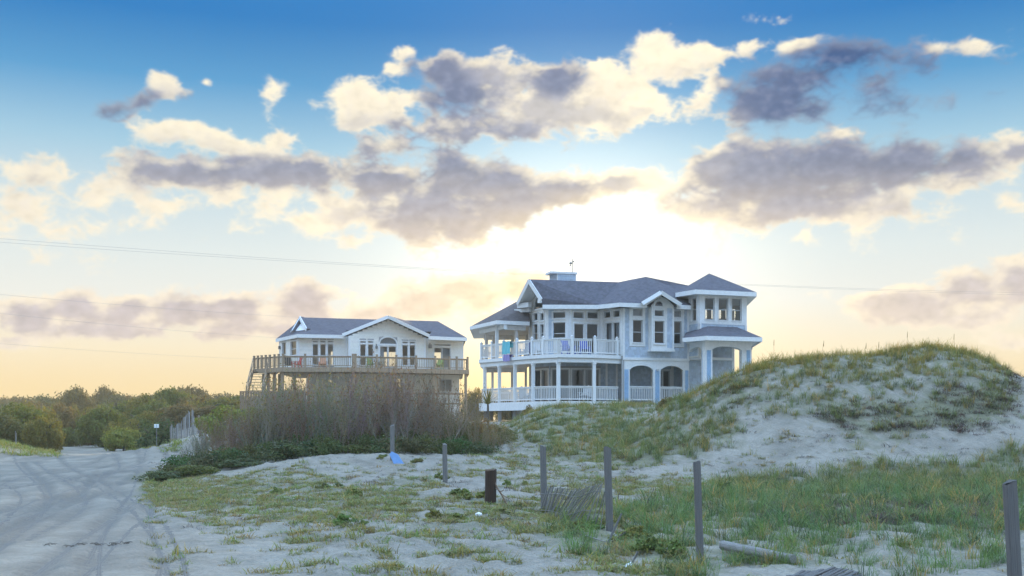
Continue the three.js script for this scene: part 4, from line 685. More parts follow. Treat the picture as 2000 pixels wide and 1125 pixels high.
  // stair from the deck's left end down towards the viewer
  {
    const top = plan(497, 95.6), t0 = new V3(top.x - 0.1, YD, top.z), bot = new V3(plan(480, 92).x, 4.2, -92.2), n = 10, wide = 1.35, dir = bot.clone().sub(t0);
    const stair = put('stair_stringer', [board(t0.clone().add(new V3(0, -0.15, 0)), bot.clone().add(new V3(0, -0.15, 0)), 0.28, 0.07, base, new V3(1, 0, 0)), board(t0.clone().add(new V3(wide, -0.15, 0)), bot.clone().add(new V3(wide, -0.15, 0)), 0.28, 0.07, base, new V3(1, 0, 0))], M.deckDark);
    for (let i = 1; i <= n; i++) { const p = t0.clone().addScaledVector(dir, i / (n + 0.5)); part(stair, 'tread', new THREE.BoxGeometry(wide - 0.08, 0.045, 0.27).translate(p.x + wide / 2 - base.x, p.y - base.y, p.z - base.z), M.deck); }
    for (const s of [0, wide]) { const a = t0.clone().add(new V3(s, 0.95, 0)), b = bot.clone().add(new V3(s, 0.95, 0)); const r = put('stair_rail', [board(a, b, 0.09, 0.06, base, new V3(1, 0, 0)), board(a.clone().add(new V3(0, -0.45, 0)), b.clone().add(new V3(0, -0.45, 0)), 0.07, 0.05, base, new V3(1, 0, 0))], M.deck); for (const k of [0.33, 0.66, 1]) { const p = t0.clone().addScaledVector(dir, k); part(r, 'baluster', post(p.x + s, p.y - 0.3, p.z, p.y + 0.98, 0.09, base), M.deck); } }
    // low wooden landing fence at its foot
    const f = Fr(plan(468, 91), plan(600, 92)); const lf = put('landing_fence', f.box(0, f.len, 4.62, 4.72, -0.06, 0.06), M.deckDark); part(lf, 'rail', f.box(0, f.len, 3.95, 4.03, -0.05, 0.05), M.deckDark);
    for (let i = 0; i < 26; i++) { const b = part(lf, 'board', unitBaluster, M.deckDark); b.position.copy(f.pt(0.1 + i * f.len / 26.5, 3.7, 0.03)); b.scale.set(0.17, 1.9, 0.03); b.rotation.y = Math.atan2(-f.u.z, f.u.x); }
    const f2 = Fr(plan(600, 92), plan(905, 95.5)); put('landing_fence', [f2.box(0, f2.len, 4.55, 4.68, -0.06, 0.06), f2.box(0, f2.len, 3.7, 3.82, -0.05, 0.05), ...Array.from({ length: 10 }, (_, i) => f2.box(i * f2.len / 10, i * f2.len / 10 + 0.12, 2, 4.8, -0.08, 0.02))], M.deckDark);
  }
  // ── upper walls ──
  const yT = EV + 0.0, yB = YD;
  const walls = [
    [0, [[551.5, 559, 668.5, 712], [568, 579.5, 666, 694]], []],
    [1, [[610.4, 621.7, 665.3, 669.4], [625.2, 636.3, 665.3, 669.4], [639.8, 651, 665.3, 669.4], [610.4, 621.7, 671.8, 713], [625.2, 636.3, 671.8, 713], [639.8, 651, 671.8, 713]]],
    [2, []],
    [3, [[703.2, 714.5, 666, 670.2], [718.5, 729, 666, 670.2], [703.2, 714.5, 672.6, 714], [718.5, 729, 672.6, 714], [742, 757, 676.5, 716], [758.5, 773.8, 676.5, 716], [785.5, 796.6, 667.2, 671.4], [800, 811, 667.2, 671.4], [785.5, 796.6, 674, 714], [800, 811, 674, 714]]],
    [4, []],
    [5, [[847.8, 879.5, 671.8, 675.7], [847.8, 862.5, 679, 718], [864, 879.5, 679, 718]]],
  ];
  for (const [i, px] of walls) {
    const f = Fr(V[i], V[i + 1]), o = cut(f, px).map((r) => [r[0], r[1], Math.max(r[2], YD + 0.06), r[3]]);
    const gable = i === 3, ua = gable && f.uOf(741), ub = gable && f.uOf(775), ys = gable && f.yOf(758, 672.2), yt = gable && f.yOf(758, 658.8);
    const all = gable ? [...o, [ua, ub, ys - 0.02, yT]] : o;
    put('wall', f.wall(0, f.len, yB, yT, -0.14, 0, all), M.inside);
    put('clapboard', f.siding(0.0, f.len, yB, yT, all.map((r) => [r[0] - 0.05, r[1] + 0.05, r[2] - 0.05, r[3] + 0.05]), { width: 0, course: 0.19, seed: 110 + i, vary: 0.035 }), M.cream, 'stuff');
    o.forEach((r, k) => windowIn(H, f, ...r, { trim: 0.075, n: 0.03, name: r[1] - r[0] > 0.6 && r[3] - r[2] > 1.4 ? 'sliding_door' : 'window', rows: r[3] - r[2] > 1 && !(gable && (k === 4 || k === 5)) && i !== 5 ? [0.45] : [], curtain: gable && k === 4 ? [[0, 0.6]] : i === 5 && k === 2 ? [[0, 1]] : undefined, sash: M.white }));
    put('corner_board', [f.box(0, 0.12, yB, yT, 0.003, 0.045), f.box(f.len - 0.12, f.len, yB, yT, 0.003, 0.045)], M.white);
    if (gable) {
      const pk = yAt(620, 96.4) - 0.15, up = f.uOf(758.5);
      put('gable_wall', f.slab([[0, yT], [ua, yT], [ua, ys], ...arc(ua, ub, ys, yt).slice(1, -1), [ub, ys], [ub, yT], [f.len, yT], [up, pk]], -0.14, 0), M.inside);
      const gt = new Frame(f.pt(0, 0, 0).add(base), f.pt(f.len, 0, 0).add(base), base);
      put('clapboard', gt.siding(0, f.len, yT, pk, [[ua - 0.1, ub + 0.1, ys, yt + 0.05]], { width: 0, course: 0.19, seed: 130, vary: 0.035, top: (y) => { const k = (y + 0.14 - yT) / (pk - yT); return [up * k, f.len - (f.len - up) * k]; } }), M.cream, 'stuff');
      archWindow(H, f, ua, ub, ys, yt, 0.035, M.glass);
      const C = [f.box(ua + 0.05, ub - 0.05, ys + 0.02, yt - 0.05, -0.35, -0.33)]; put('blind', C, M.curtain);
      put('door_casing', [f.box(ua - 0.12, ua - 0.01, yB, ys, 0.003, 0.05), f.box(ub + 0.01, ub + 0.12, yB, ys, 0.003, 0.05), f.box(ua - 0.12, ub + 0.12, f.yOf(758, 675.8), ys - 0.02, 0.003, 0.055)], M.white);
      const lu = f.uOf(735), ly = f.yOf(735, 678.5); const l = put('wall_lantern', [f.box(lu - 0.04, lu + 0.04, ly - 0.1, ly + 0.3, 0.03, 0.06), f.box(lu - 0.09, lu + 0.09, ly - 0.12, ly + 0.12, 0.06, 0.22)], M.metal);
    }
    if (i === 5) { const lu = f.uOf(839.5), ly = f.yOf(839.5, 676.5); put('wall_lantern', [f.box(lu - 0.04, lu + 0.04, ly - 0.1, ly + 0.3, 0.03, 0.06), f.box(lu - 0.12, lu + 0.12, ly - 0.18, ly + 0.16, 0.06, 0.26)], M.metal); }
    if (i === 0) { const lu = f.uOf(548), ly = f.yOf(548, 679); put('wall_lantern', f.box(lu - 0.08, lu + 0.08, ly - 0.15, ly + 0.15, 0.04, 0.2), M.metal); }
  }
  const r2 = Fr(V[6], bk[0]), b2 = Fr(bk[0], bk[1]), l2 = Fr(bk[1], V[0]);
  put('wall', [r2.wall(0, r2.len, yB, yT, -0.14, 0, [[3, 5, 7.4, 9]]), b2.wall(0, b2.len, yB, yT, -0.14, 0, [[2, 3.5, 7.4, 9.2], [6, 8, 7.4, 9.2], [11.5, 13, 7.4, 9.2]]), l2.box(0, l2.len, yB, yT, -0.14, 0)], M.creamFlat);
  put('floor', slabXZ([...V, ...bk], YD - 0.26, YD - 0.11), M.floorWood);
  put('ceiling', slabXZ([...V, ...bk], EV - 0.06, EV + 0.0), M.soffit);
  // ── roof: hips with two little gablets and the front gable ──
  const ye = EV + 0.02, E = [at(539, 663.5, 100), at(581, 654.5, 95), at(671.5, 656, 95.9), at(837, 657.6, 97), at(912, 661, 98.7)]; E.forEach((e) => { e.y = ye; });
  const r0 = at(593, 621, 101), r1 = at(855, 628, 104.6), B0 = new V3(E[0].x + 3.2, ye, -109), B1 = new V3(E[4].x - 0.9, ye, -111); r1.y = r0.y;
  const h0 = at(577, 647.5, 99.2), h1 = at(606.5, 641.5, 97.6), h2 = at(873, 647, 101.2); h1.y = h0.y;
  put('roof', [slopeSlab([E[1], E[2], new V3(E[2].x - 0.1, ye + 0.62, E[2].z - 2.1), new V3(E[3].x + 0.1, ye + 0.62, E[3].z - 2.3), E[3], E[4], h2, r1, r0, h1], 0.1, base, 0.05), slopeSlab([E[0], E[1], h1, h0], 0.1, base, 0.05), slopeSlab([E[0], h0, r0, r1, B1, B0], 0.1, base, 0.05), slopeSlab([r1, h2, E[4], B1], 0.1, base, 0.05)], M.roof);
  put('gablet', [slopeSlab([h0, h1, r0.clone().add(new V3(0.05, -0.15, 0.1))], 0.05, base, 0.06)], M.white);
  const nL = h1.clone().sub(h0).cross(new V3(0, 1, 0)).normalize(); if (nL.x > 0) nL.negate();
  { const o = nL.clone().multiplyScalar(0.45); put('rake_board', [board(h0.clone().add(o), r0.clone().add(o), 0.3, 0.08, base, nL), board(r0.clone().add(o), h1.clone().add(o), 0.3, 0.08, base, nL)], M.white); put('gablet_roof', [slopeSlab([r0.clone().add(o), h1.clone().add(o), h1, r0], 0.06, base, 0.1), slopeSlab([r0.clone().add(o), r0, h0, h0.clone().add(o)], 0.06, base, 0.1)], M.roof); }
  const p = at(758.5, 619.5, 95.8), fl = E[2].clone(), fr = E[3].clone().add(new V3(0, 0, 0.2)), q = new V3(p.x + 1.9, p.y, p.z - 7.6);
  put('gable_roof', [slopeSlab([fl, p, q], 0.1, base, 0.14), slopeSlab([p, fr, q], 0.1, base, 0.14)], M.roof);
  put('rake_board', [board(fl.clone().add(new V3(-0.1, 0.05, 0.1)), p.clone().add(new V3(0, 0.02, 0.1)), 0.28, 0.08, base, new V3(-0.22, 0, 1)), board(p.clone().add(new V3(0, 0.02, 0.1)), fr.clone().add(new V3(0.1, 0.05, 0.1)), 0.28, 0.08, base, new V3(-0.22, 0, 1))], M.white);
  for (const [a, b] of [[E[0], E[1]], [E[1], E[2]], [E[3], E[4]]]) { const f = Fr(a, b); put('eave_board', f.box(-0.01, f.len + 0.01, ye - 0.24, ye + 0.06, -0.03, 0.03), M.white); put('soffit', f.box(0, f.len, ye - 0.2, ye - 0.14, -0.7, -0.035), M.soffit); }
})();

// ───────────────────────── things on the decks ─────────────────────────
function chair(pos, rot, mat, label, group) {
  const t = thing('deck_chair', pos, label, 'chair', group); t.rotation.y = rot;
  const bx = (x, y, z, w, h, d, rx = 0) => new THREE.BoxGeometry(w, h, d).rotateX(rx).translate(x, y, z);
  const seat = [], back = []; for (let i = 0; i < 5; i++) { seat.push(bx(0, 0.40 - i * 0.028, 0.22 - i * 0.11, 0.52, 0.02, 0.125, -0.24)); back.push(bx(-0.22 + i * 0.11, 0.68 - Math.abs(i - 2) * 0.02, -0.36, 0.105, 0.8 - Math.abs(i - 2) * 0.05, 0.02, -0.36)); }
  back.push(bx(0, 0.5, -0.32, 0.5, 0.06, 0.025, -0.36), bx(0, 0.88, -0.45, 0.46, 0.05, 0.025, -0.36));
  part(t, 'seat', seat, mat); part(t, 'backrest', back, mat);
  for (const s of [-1, 1]) { part(t, 'armrest', bx(s * 0.33, 0.58, -0.05, 0.12, 0.022, 0.72), mat); part(t, 'leg', bx(s * 0.3, 0.29, 0.26, 0.04, 0.58, 0.1), mat); part(t, 'leg', bx(s * 0.3, 0.29, -0.3, 0.04, 0.58, 0.09, 0.2), mat); }
  return t;
}
(function deckThings() {
  const blue = std([0.03, 0.07, 0.42], { roughness: 0.55 }), navy = std([0.05, 0.07, 0.2], { roughness: 0.6 }), whiteP = std([0.75, 0.76, 0.78], { roughness: 0.5 }), red = std([0.5, 0.04, 0.03], { roughness: 0.6 }), black = std([0.03, 0.03, 0.035]), orange = std([0.62, 0.3, 0.18]), green = std([0.2, 0.26, 0.08]), lime = std([0.34, 0.42, 0.12]);
  const YU = 6.27, YL = 3.35, YD = 6.82;
  const P = (px, D, y) => { const p = plan(px, D); return [p.x, y, p.z]; };
  chair(P(1111, 69.3, YU), 0.6, blue, 'bright blue slatted chair on the upper deck beside the window, left of two');
  chair(P(1142, 69.8, YU), 0.1, blue, 'bright blue slatted chair before the sliding door of the blue house, right of two');
  chair(P(1028, 72.0, YU), -0.5, navy, 'dark blue chair on the upper deck under the porch roof');
  chair(P(1052, 71.2, YU), 0.4, whiteP, 'white slatted chair on the upper deck below the arched gable window');
  chair(P(1143, 69.8, YL), -0.5, whiteP, 'white slatted chair on the lower porch before the glass doors');
  chair(P(1026, 71.4, YL), 0.5, whiteP, 'white slatted chair at the sunlit corner of the lower porch');
  chair(P(566, 95.2, YD), 0.5, black, 'small black chair at the left corner of the brown deck');
  chair(P(579, 94.9, YD), -0.9, red, 'red slatted chair near the left corner of the brown deck');
  chair(P(630, 95.2, YD), 0.1, orange, 'faded orange chair under the triple window on the brown deck');
  chair(P(726, 94.9, YD), 0.7, green, 'olive green chair left of the arched door on the brown deck');
  chair(P(742, 95.1, YD), -0.4, std([0.3, 0.25, 0.18]), 'tan chair beside the arched door on the brown deck');
  chair(P(857, 97.4, YD), -0.3, lime, 'yellow green chair before the right sliding door on the brown deck');
  // towels over the rail
  const towel = (px0, px1, D0, D1, y0, y1, c, label) => {
    const f = new Frame(plan(px0, D0), plan(px1, D1)), T = new Tris(), nu = 8, nv = 10, W = (i, j) => f.pt(i / nu * f.len, lerp(y1, y0, j / nv) + 0.02 * Math.sin(i * 1.3), 0.03 + 0.03 * Math.sin(i * 1.9 + j * 0.3) + 0.02 * j / nv), B = (i, j) => f.pt(i / nu * f.len, lerp(y1, y1 - 0.4, j / nv), -0.2 + 0.02 * Math.sin(i * 2.1));
    for (let i = 0; i < nu; i++) for (let j = 0; j < nv; j++) { T.quad(W(i, j + 1), W(i + 1, j + 1), W(i + 1, j), W(i, j)); T.quad(B(i + 1, j + 1), B(i, j + 1), B(i, j), B(i + 1, j)); }
    for (let i = 0; i < nu; i++) T.quad(W(i, 0), W(i + 1, 0), B(i + 1, 0), B(i, 0));
    single('beach_towel', T.geo(), std(c, { roughness: 1, side: THREE.DoubleSide }), label, 'towel');
  };
  towel(982, 997, 71.65, 71.05, YU + 0.2, YU + 1.02, [0.16, 0.5, 0.56], 'turquoise towel hanging over the white rail of the upper deck');
  towel(984, 996, 71.5, 71.0, YU - 0.28, YU + 0.16, [0.3, 0.26, 0.5], 'purple towel hanging below the turquoise one on the deck edge');
})();

// ───────────────────────── fence posts, debris, fences, wires ─────────────────────────
function leaningPost(name, px, D, h, w, lean, mat, label, cat, group, seed) {
  const [x, d] = [(px - 1000) * D / F, D], y = groundY(x, d), R = rng(seed), t = thing(name, [x, y, -d], label, cat, group);
  const g = new THREE.CylinderGeometry(w * 0.5, w * 0.53, h + 0.4, 14, 16); const p = g.attributes.position;
  for (let i = 0; i < p.count; i++) { const a = Math.atan2(p.getZ(i), p.getX(i)), yy = p.getY(i), k = 1 + 0.11 * n3(Math.cos(a) * 1.6 + seed, Math.sin(a) * 1.6, yy * 0.7) + 0.05 * n3(Math.cos(a) * 6 + seed, Math.sin(a) * 6, yy * 0.6); const sq = Math.pow(Math.abs(Math.cos(2 * a)), 3) * -0.06 + 1.03; p.setX(i, p.getX(i) * k * sq); p.setZ(i, p.getZ(i) * k * sq); if (yy > h / 2 + 0.19) p.setY(i, yy + 0.04 * (Math.cos(a + seed) * 0.6 + R() * 0.5)); }
  g.computeVertexNormals(); g.translate(0, (h + 0.4) / 2 - 0.4, 0);
  const m = part(t, 'wood', g, mat); t.rotation.z = lean; return t;
}
leaningPost('fence_post', 766.5, 35.5, 1.12, 0.14, 0.0, M.grey, 'grey weathered post with a blue board leaning on it, before the thicket', 'post', null, 1);
leaningPost('fence_post', 869.5, 29.5, 1.02, 0.13, 0.01, M.grey, 'short grey weathered post alone on bare sand left of the brown stump', 'post', null, 2);
leaningPost('fence_post', 1063, 21.4, 1.26, 0.125, 0.02, M.grey, 'grey post at the left end of the collapsed slat fence', 'post', null, 3);
leaningPost('fence_post', 1191, 16.9, 1.27, 0.115, 0.03, M.grey, 'grey cracked post at the right end of the collapsed slat fence', 'post', null, 4);
leaningPost('fence_post', 1368, 13.6, 1.28, 0.095, 0.035, M.grey, 'slim tall grey post in grass left of the fallen log', 'post', null, 5);
leaningPost('fence_post', 1984, 11.2, 1.14, 0.135, 0.055, M.grey, 'thick blue grey post at the right edge of the scene', 'post', null, 6);
{ const t = leaningPost('tree_stump', 958, 22.8, 0.72, 0.24, 0, M.brown, 'dark brown sawn stump with a broken branch at its side', 'stump', null, 7);
  part(t, 'branch', [tube([new V3(0.09, 0.48, 0.05), new V3(0.16, 0.34, 0.08), new V3(0.24, 0.22, 0.1), new V3(0.34, 0.02, 0.12)], 0.018), tube([new V3(0.1, 0.36, 0.08), new V3(0.22, 0.3, 0.12), new V3(0.28, 0.33, 0.1)], 0.011), tube([new V3(0.2, 0.28, 0.1), new V3(0.3, 0.2, 0.2), new V3(0.42, 0.14, 0.2)], 0.008)], M.deckDark);
  part(t, 'cut_top', new THREE.CylinderGeometry(0.112, 0.117, 0.03, 14).translate(0, 0.735, 0), std([0.24, 0.17, 0.12], { map: rep(woodMap, 1, 1) })); }
// blue board against the first post
{ const a = onGround((796 - 1000) * 35.1 / F, 35.1), b = at(769.5, 900, 35.35); a.y -= 0.06;
  const s = new THREE.Shape([[0, 0], [0.36, 0.02], [0.3, 0.5], [0.12, 0.72], [0.0, 0.66]].map((p) => new THREE.Vector2(...p))), g = new THREE.ExtrudeGeometry(s, { depth: 0.03, bevelEnabled: true, bevelSize: 0.01, bevelThickness: 0.008, bevelSegments: 2 });
  g.scale(0.8, 0.85, 1); g.rotateZ(0.45); g.rotateX(-0.25); g.translate(-0.34, -0.1, 0);
  const m = single('broken_board', g, std([0.16, 0.32, 0.62], { map: rep(paintMap, 1, 1), roughness: 0.5 }), 'bright blue broken board leaning against the leftmost grey post', 'board'); m.position.copy(a); }
// the collapsed slat fence between two posts
(function slatFence() {
  const A = onGround(0.66, 21.3), B = onGround(1.49, 17.0), base = A.clone(), f = new Frame(A, B, base), R = rng(5), L = f.len;
  const t = thing('slat_fence', A.toArray(), 'collapsed sand fence of thin grey slats sagging between two posts', 'fence');
  const top = (u) => lerp(A.y + 0.5, B.y + 0.72, u / L) - 0.03 * Math.sin(u / L * Math.PI) + 0.03 * Math.sin(u * 2.1), N = 38;
  const g = new THREE.BoxGeometry(0.036, 1, 0.01);
  for (let i = 0; i < N; i++) {
    const k = i / (N - 1), u1 = lerp(0.03, L - 0.03, k), lean = lerp(0.3, 1.05, sstep(0, 0.75, k)) * (1 - 0.75 * sstep(0.86, 1, k)) + (R() - 0.5) * 0.14, u0 = u1 - lean * 0.35, kick = lean * 0.3;
    const p1 = f.pt(u1, top(u1) + (R() - 0.5) * 0.06, 0.05 * (R() - 0.5)), yb = groundY(lerp(A.x, B.x, clamp(u0 / L, -0.2, 1)), lerp(21.3, 17, clamp(u0 / L, -0.2, 1))) - 0.02 + 0.1 * R() * k, p0 = f.pt(u0, yb, kick + 0.05 * R());
    const m = part(t, 'slat', g, i % 3 ? M.greyPale : M.grey), d = p1.clone().sub(p0); m.position.copy(p0).addScaledVector(d, 0.5); m.scale.y = d.length(); m.quaternion.setFromUnitVectors(new V3(0, 1, 0), d.normalize()); m.rotateY(1.2 + (R() - 0.5) * 0.5);
  }
  for (const h of [0.12, 0.42]) part(t, 'wire', tube(Array.from({ length: 12 }, (_, i) => { const u = i / 11 * L; return f.pt(u, top(u) - h - 0.03 * Math.sin(i), 0.05 + h * 0.55); }), 0.006, 40, 4), M.metal);
})();
// second piece of slats half buried at the bottom edge
(function buriedSlats() {
  const D = 12.25, x0 = (1540 - 1000) * D / F, p = onGround(x0, D), t = thing('slat_fence', [p.x, p.y, p.z], 'piece of dark slat fence lying half buried below the log', 'fence'), R = rng(8), g = new THREE.BoxGeometry(0.038, 0.012, 0.62);
  for (let i = 0; i < 14; i++) { const m = part(t, 'slat', g, M.grey), x = -0.02 + i * 0.052; m.position.set(x, groundY(x0 + x, D) - p.y + 0.05 + 0.015 * R(), 0.1 + 0.03 * R()); m.rotation.set(0.1, -0.65 + 0.12 * (R() - 0.5), 0.08 * (R() - 0.5)); }
  part(t, 'wire', tube([new V3(-0.05, 0.07, 0.1), new V3(0.3, 0.08, 0.1), new V3(0.75, 0.06, 0.12)], 0.006), M.metal);
})();
// fallen timbers and sticks
function timber(name, pa, pb, r, mat, label, cat, flatK = 1) { const a = pa.clone(), b = pb.clone(), d = b.clone().sub(a), L = d.length(), g = new THREE.CylinderGeometry(r, r * 1.1, L, 10, 8); const p = g.attributes.position; for (let i = 0; i < p.count; i++) { const k = 1 + 0.16 * n3(p.getX(i) * 9, p.getY(i) * 1.4, p.getZ(i) * 9); p.setX(i, p.getX(i) * k); p.setZ(i, p.getZ(i) * k * flatK); } g.computeVertexNormals(); const m = single(name, g, mat, label, cat); m.position.copy(a).addScaledVector(d, 0.5); m.quaternion.setFromUnitVectors(new V3(0, 1, 0), d.normalize()); return m; }
const G = (px, D, dy = 0) => { const p = onGround((px - 1000) * D / F, D); p.y += dy; return p; };
timber('log', G(1412, 14.4, 0.12), G(1549, 13.2, 0.09), 0.06, M.greyPale, 'pale grey fallen log lying in the grass right of the slim post', 'log');
timber('stick', G(1186, 15.8, 0.02), at(1214, 1003, 15.9), 0.016, M.grey, 'broken grey stick propped up right of the slat fence post', 'stick', 0.6);
timber('stick', G(1106, 12.9, 0.03), G(1142, 12.5, 0.03), 0.014, M.greyPale, 'pale stick lying on sand at the bottom edge', 'stick', 0.7);
timber('stick', G(1140, 16.2, 0.03), G(1182, 15.6, 0.03), 0.014, M.greyPale, 'thin pale stick lying in grass left of the right fence-end post', 'stick', 0.7);
timber('stick', G(1196, 15.6, 0.02), G(1222, 16.2, 0.12), 0.014, M.brown, 'short dark brown stick at the foot of the slat fence post', 'stick', 0.7);
// white funnel-shaped litter
{ const p = G(1236, 13.3, 0.09), t = thing('plastic_funnel', p.toArray(), 'crumpled white funnel-shaped litter in the grass at the bottom', 'litter'), g = new THREE.LatheGeometry([[0.004, 0], [0.02, 0.03], [0.05, 0.1], [0.085, 0.15], [0.088, 0.156], [0.08, 0.15], [0.045, 0.1], [0.012, 0.03]].map((a) => new THREE.Vector2(...a)), 14);
  const q = g.attributes.position; for (let i = 0; i < q.count; i++) q.setX(i, q.getX(i) * (1 + 0.3 * n3(q.getX(i) * 20, q.getY(i) * 20, q.getZ(i) * 20))); g.computeVertexNormals();
  part(t, 'cone', g, std([0.8, 0.82, 0.86], { roughness: 0.5, side: THREE.DoubleSide })); part(t, 'stem', tube([new V3(0, 0.02, 0), new V3(0.01, -0.04, 0), new V3(0.04, -0.1, 0.02)], 0.012), M.greyPale); t.rotation.set(0.3, 0.4, 2.4); t.scale.setScalar(1.3); }
// white shell-like litter by the weeds
{ const p = G(935, 19.4, 0.05), g = new THREE.IcosahedronGeometry(0.05, 2); const q = g.attributes.position; for (let i = 0; i < q.count; i++) { const k = 1 + 0.3 * n3(q.getX(i) * 22, q.getY(i) * 22, q.getZ(i) * 22); q.setXYZ(i, q.getX(i) * k * 1.2, q.getY(i) * k * 0.8, q.getZ(i) * k); } g.computeVertexNormals(); single('litter', g, std([0.75, 0.77, 0.8]), 'small crumpled white scrap beside a weed tuft', 'litter').position.copy(p); }
// old picket fence on the sand mound at the left
(function pickets() {
  const A = onGround((334 - 1000) * 65 / F, 65), B = onGround((397 - 1000) * 62.6 / F, 62.6), f = new Frame(A, B, A), R = rng(9), t = thing('picket_fence', A.toArray(), 'ragged weathered picket fence standing on the sand mound left of the thicket', 'fence');
  const hs = table([[0, 1.25], [0.06, 1.3], [0.1, 0.85], [0.2, 1.05], [0.3, 1.0], [0.45, 1.35], [0.55, 1.62], [0.62, 1.58], [0.72, 1.3], [0.8, 0.95], [0.88, 0.8], [1, 0.62]]);
  for (let i = 0; i < 24; i++) { const k = i / 23, u = k * f.len, h = hs(k) + (R() - 0.5) * 0.26, w = 0.05 + 0.07 * R(), g0 = groundY(lerp(A.x, B.x, k), lerp(65, 62.6, k)) - A.y; const s = new THREE.Shape([[-w / 2, -0.3], [w / 2, -0.3], [w / 2, h - 0.05 - 0.06 * R()], [w * (R() - 0.5) * 0.6, h], [-w / 2, h - 0.08 * R() - 0.02]].map((p) => new THREE.Vector2(...p))); const m = part(t, 'picket', new THREE.ExtrudeGeometry(s, { depth: 0.02, bevelEnabled: false }), i % 4 ? M.greyPale : M.grey); m.position.copy(f.pt(u, A.y + g0, 0.04 * (R() - 0.5))); m.rotation.set((R() - 0.5) * 0.08, Math.atan2(-f.u.z, f.u.x), (R() - 0.5) * 0.09); }
  part(t, 'post', post(f.pt(f.len * 0.82, 0, -0.1).x, -0.3, f.pt(f.len * 0.82, 0, -0.1).z, 1.75, 0.09, new V3()), M.greyPale);
  part(t, 'wire', [tube([f.pt(0, A.y + 0.4, 0), f.pt(f.len / 2, A.y + 0.5, 0.02), f.pt(f.len, A.y + 0.3, 0)], 0.008), tube([f.pt(0, A.y + 0.9, 0), f.pt(f.len / 2, A.y + 0.95, 0.02), f.pt(f.len * 0.8, A.y + 0.8, 0)], 0.008)], M.metal);
})();
// small white sign against the dark shrub, and a marker post by the left bank
{ const p = at(306, 832, 68), g = groundY(p.x, 68), t = thing('road_sign', [p.x, g, p.z], 'tiny white sign on a thin pole before the dark shrub', 'sign'), y = p.y - g;
  part(t, 'pole', new THREE.CylinderGeometry(0.025, 0.025, y + 0.2, 8).translate(0, y / 2, 0), M.grey);
  const b = part(t, 'board', new RoundedBoxGeometry(0.3, 0.22, 0.02, 2, 0.008).translate(0, y, 0.035), std([0.82, 0.85, 0.86])); part(b, 'mark', [new THREE.BoxGeometry(0.02, 0.2, 0.006).translate(0, y, 0.048), new THREE.BoxGeometry(0.28, 0.02, 0.005).translate(0, y, 0.0485)], std([0.2, 0.32, 0.4])); }
leaningPost('marker_post', 31, 72, 1.0, 0.09, 0.01, M.greyPale, 'thin pale marker post on the grassy bank at far left', 'post', null, 15);
// power lines
(function wires() {
  const m = std([0.3, 0.3, 0.31], { roughness: 0.7 });
  const span = (A, B, sag, k0, k1, r, label) => { const pts = []; for (let i = 0; i <= 60; i++) { const k = lerp(k0, k1, i / 60), p = A.clone().lerp(B, k); p.y -= sag * (k * (1 - k)) * 4; pts.push(p); } single('power_line', tube(pts, r, 120, 5), m, label, 'cable', 'overhead power lines'); };
  span(at(0, 466, 70), at(2000, 572, 95), 0.55, -0.15, 1.15, 0.007, 'upper of two parallel power lines crossing the whole sky');
  span(at(0, 473, 70.4), at(2000, 576, 95.4), 0.42, -0.15, 1.15, 0.007, 'lower of two parallel power lines crossing the whole sky');
  span(at(0, 575, 82), at(591, 620, 104), 0.12, -0.25, 1.15, 0.007, 'power line running down to the ridge of the white house');
  span(at(0, 612, 84), at(545, 660, 108), 0.15, -0.25, 1.2, 0.007, 'power line running down to the left eave of the white house');
  span(at(0, 671, 100), at(530, 703, 125), 0.15, -0.25, 1.1, 0.007, 'faint lowest power line left of the white house');
})();

// a dark line of washed-up debris across the road
(function wrack() {
  const R = rng(77), g = [];
  for (let i = 0; i < 55; i++) { const px = 72 + 180 * R(), py = 1068 - (px - 72) * 0.03 + 4 * (R() - 0.5), [x, d] = flat(px, py), y = groundY(x, d), L = 0.03 + 0.08 * R(); g.push(tube([new V3(x, y + 0.01, -d), new V3(x + L * 0.5, y + 0.02 + 0.02 * R(), -d + 0.03 * (R() - 0.5)), new V3(x + L, y + 0.008, -d + 0.06 * (R() - 0.5))], 0.0015 + 0.0035 * R(), 3, 4)); }
  single('debris_line', g, std([0.1, 0.085, 0.07], { roughness: 1 }), 'dark line of dried plant debris lying across the sand road', 'debris', null, 'stuff');
})();

// ───────────────────────── plants ─────────────────────────
const leafMat = (c, t = 0.35, vc = true) => { const m = new THREE.MeshPhysicalMaterial({ roughness: 0.95, transmission: t, thickness: 0, vertexColors: vc, side: THREE.DoubleSide, specularIntensity: 0.4 }); m.color.setRGB(...c); return m; };
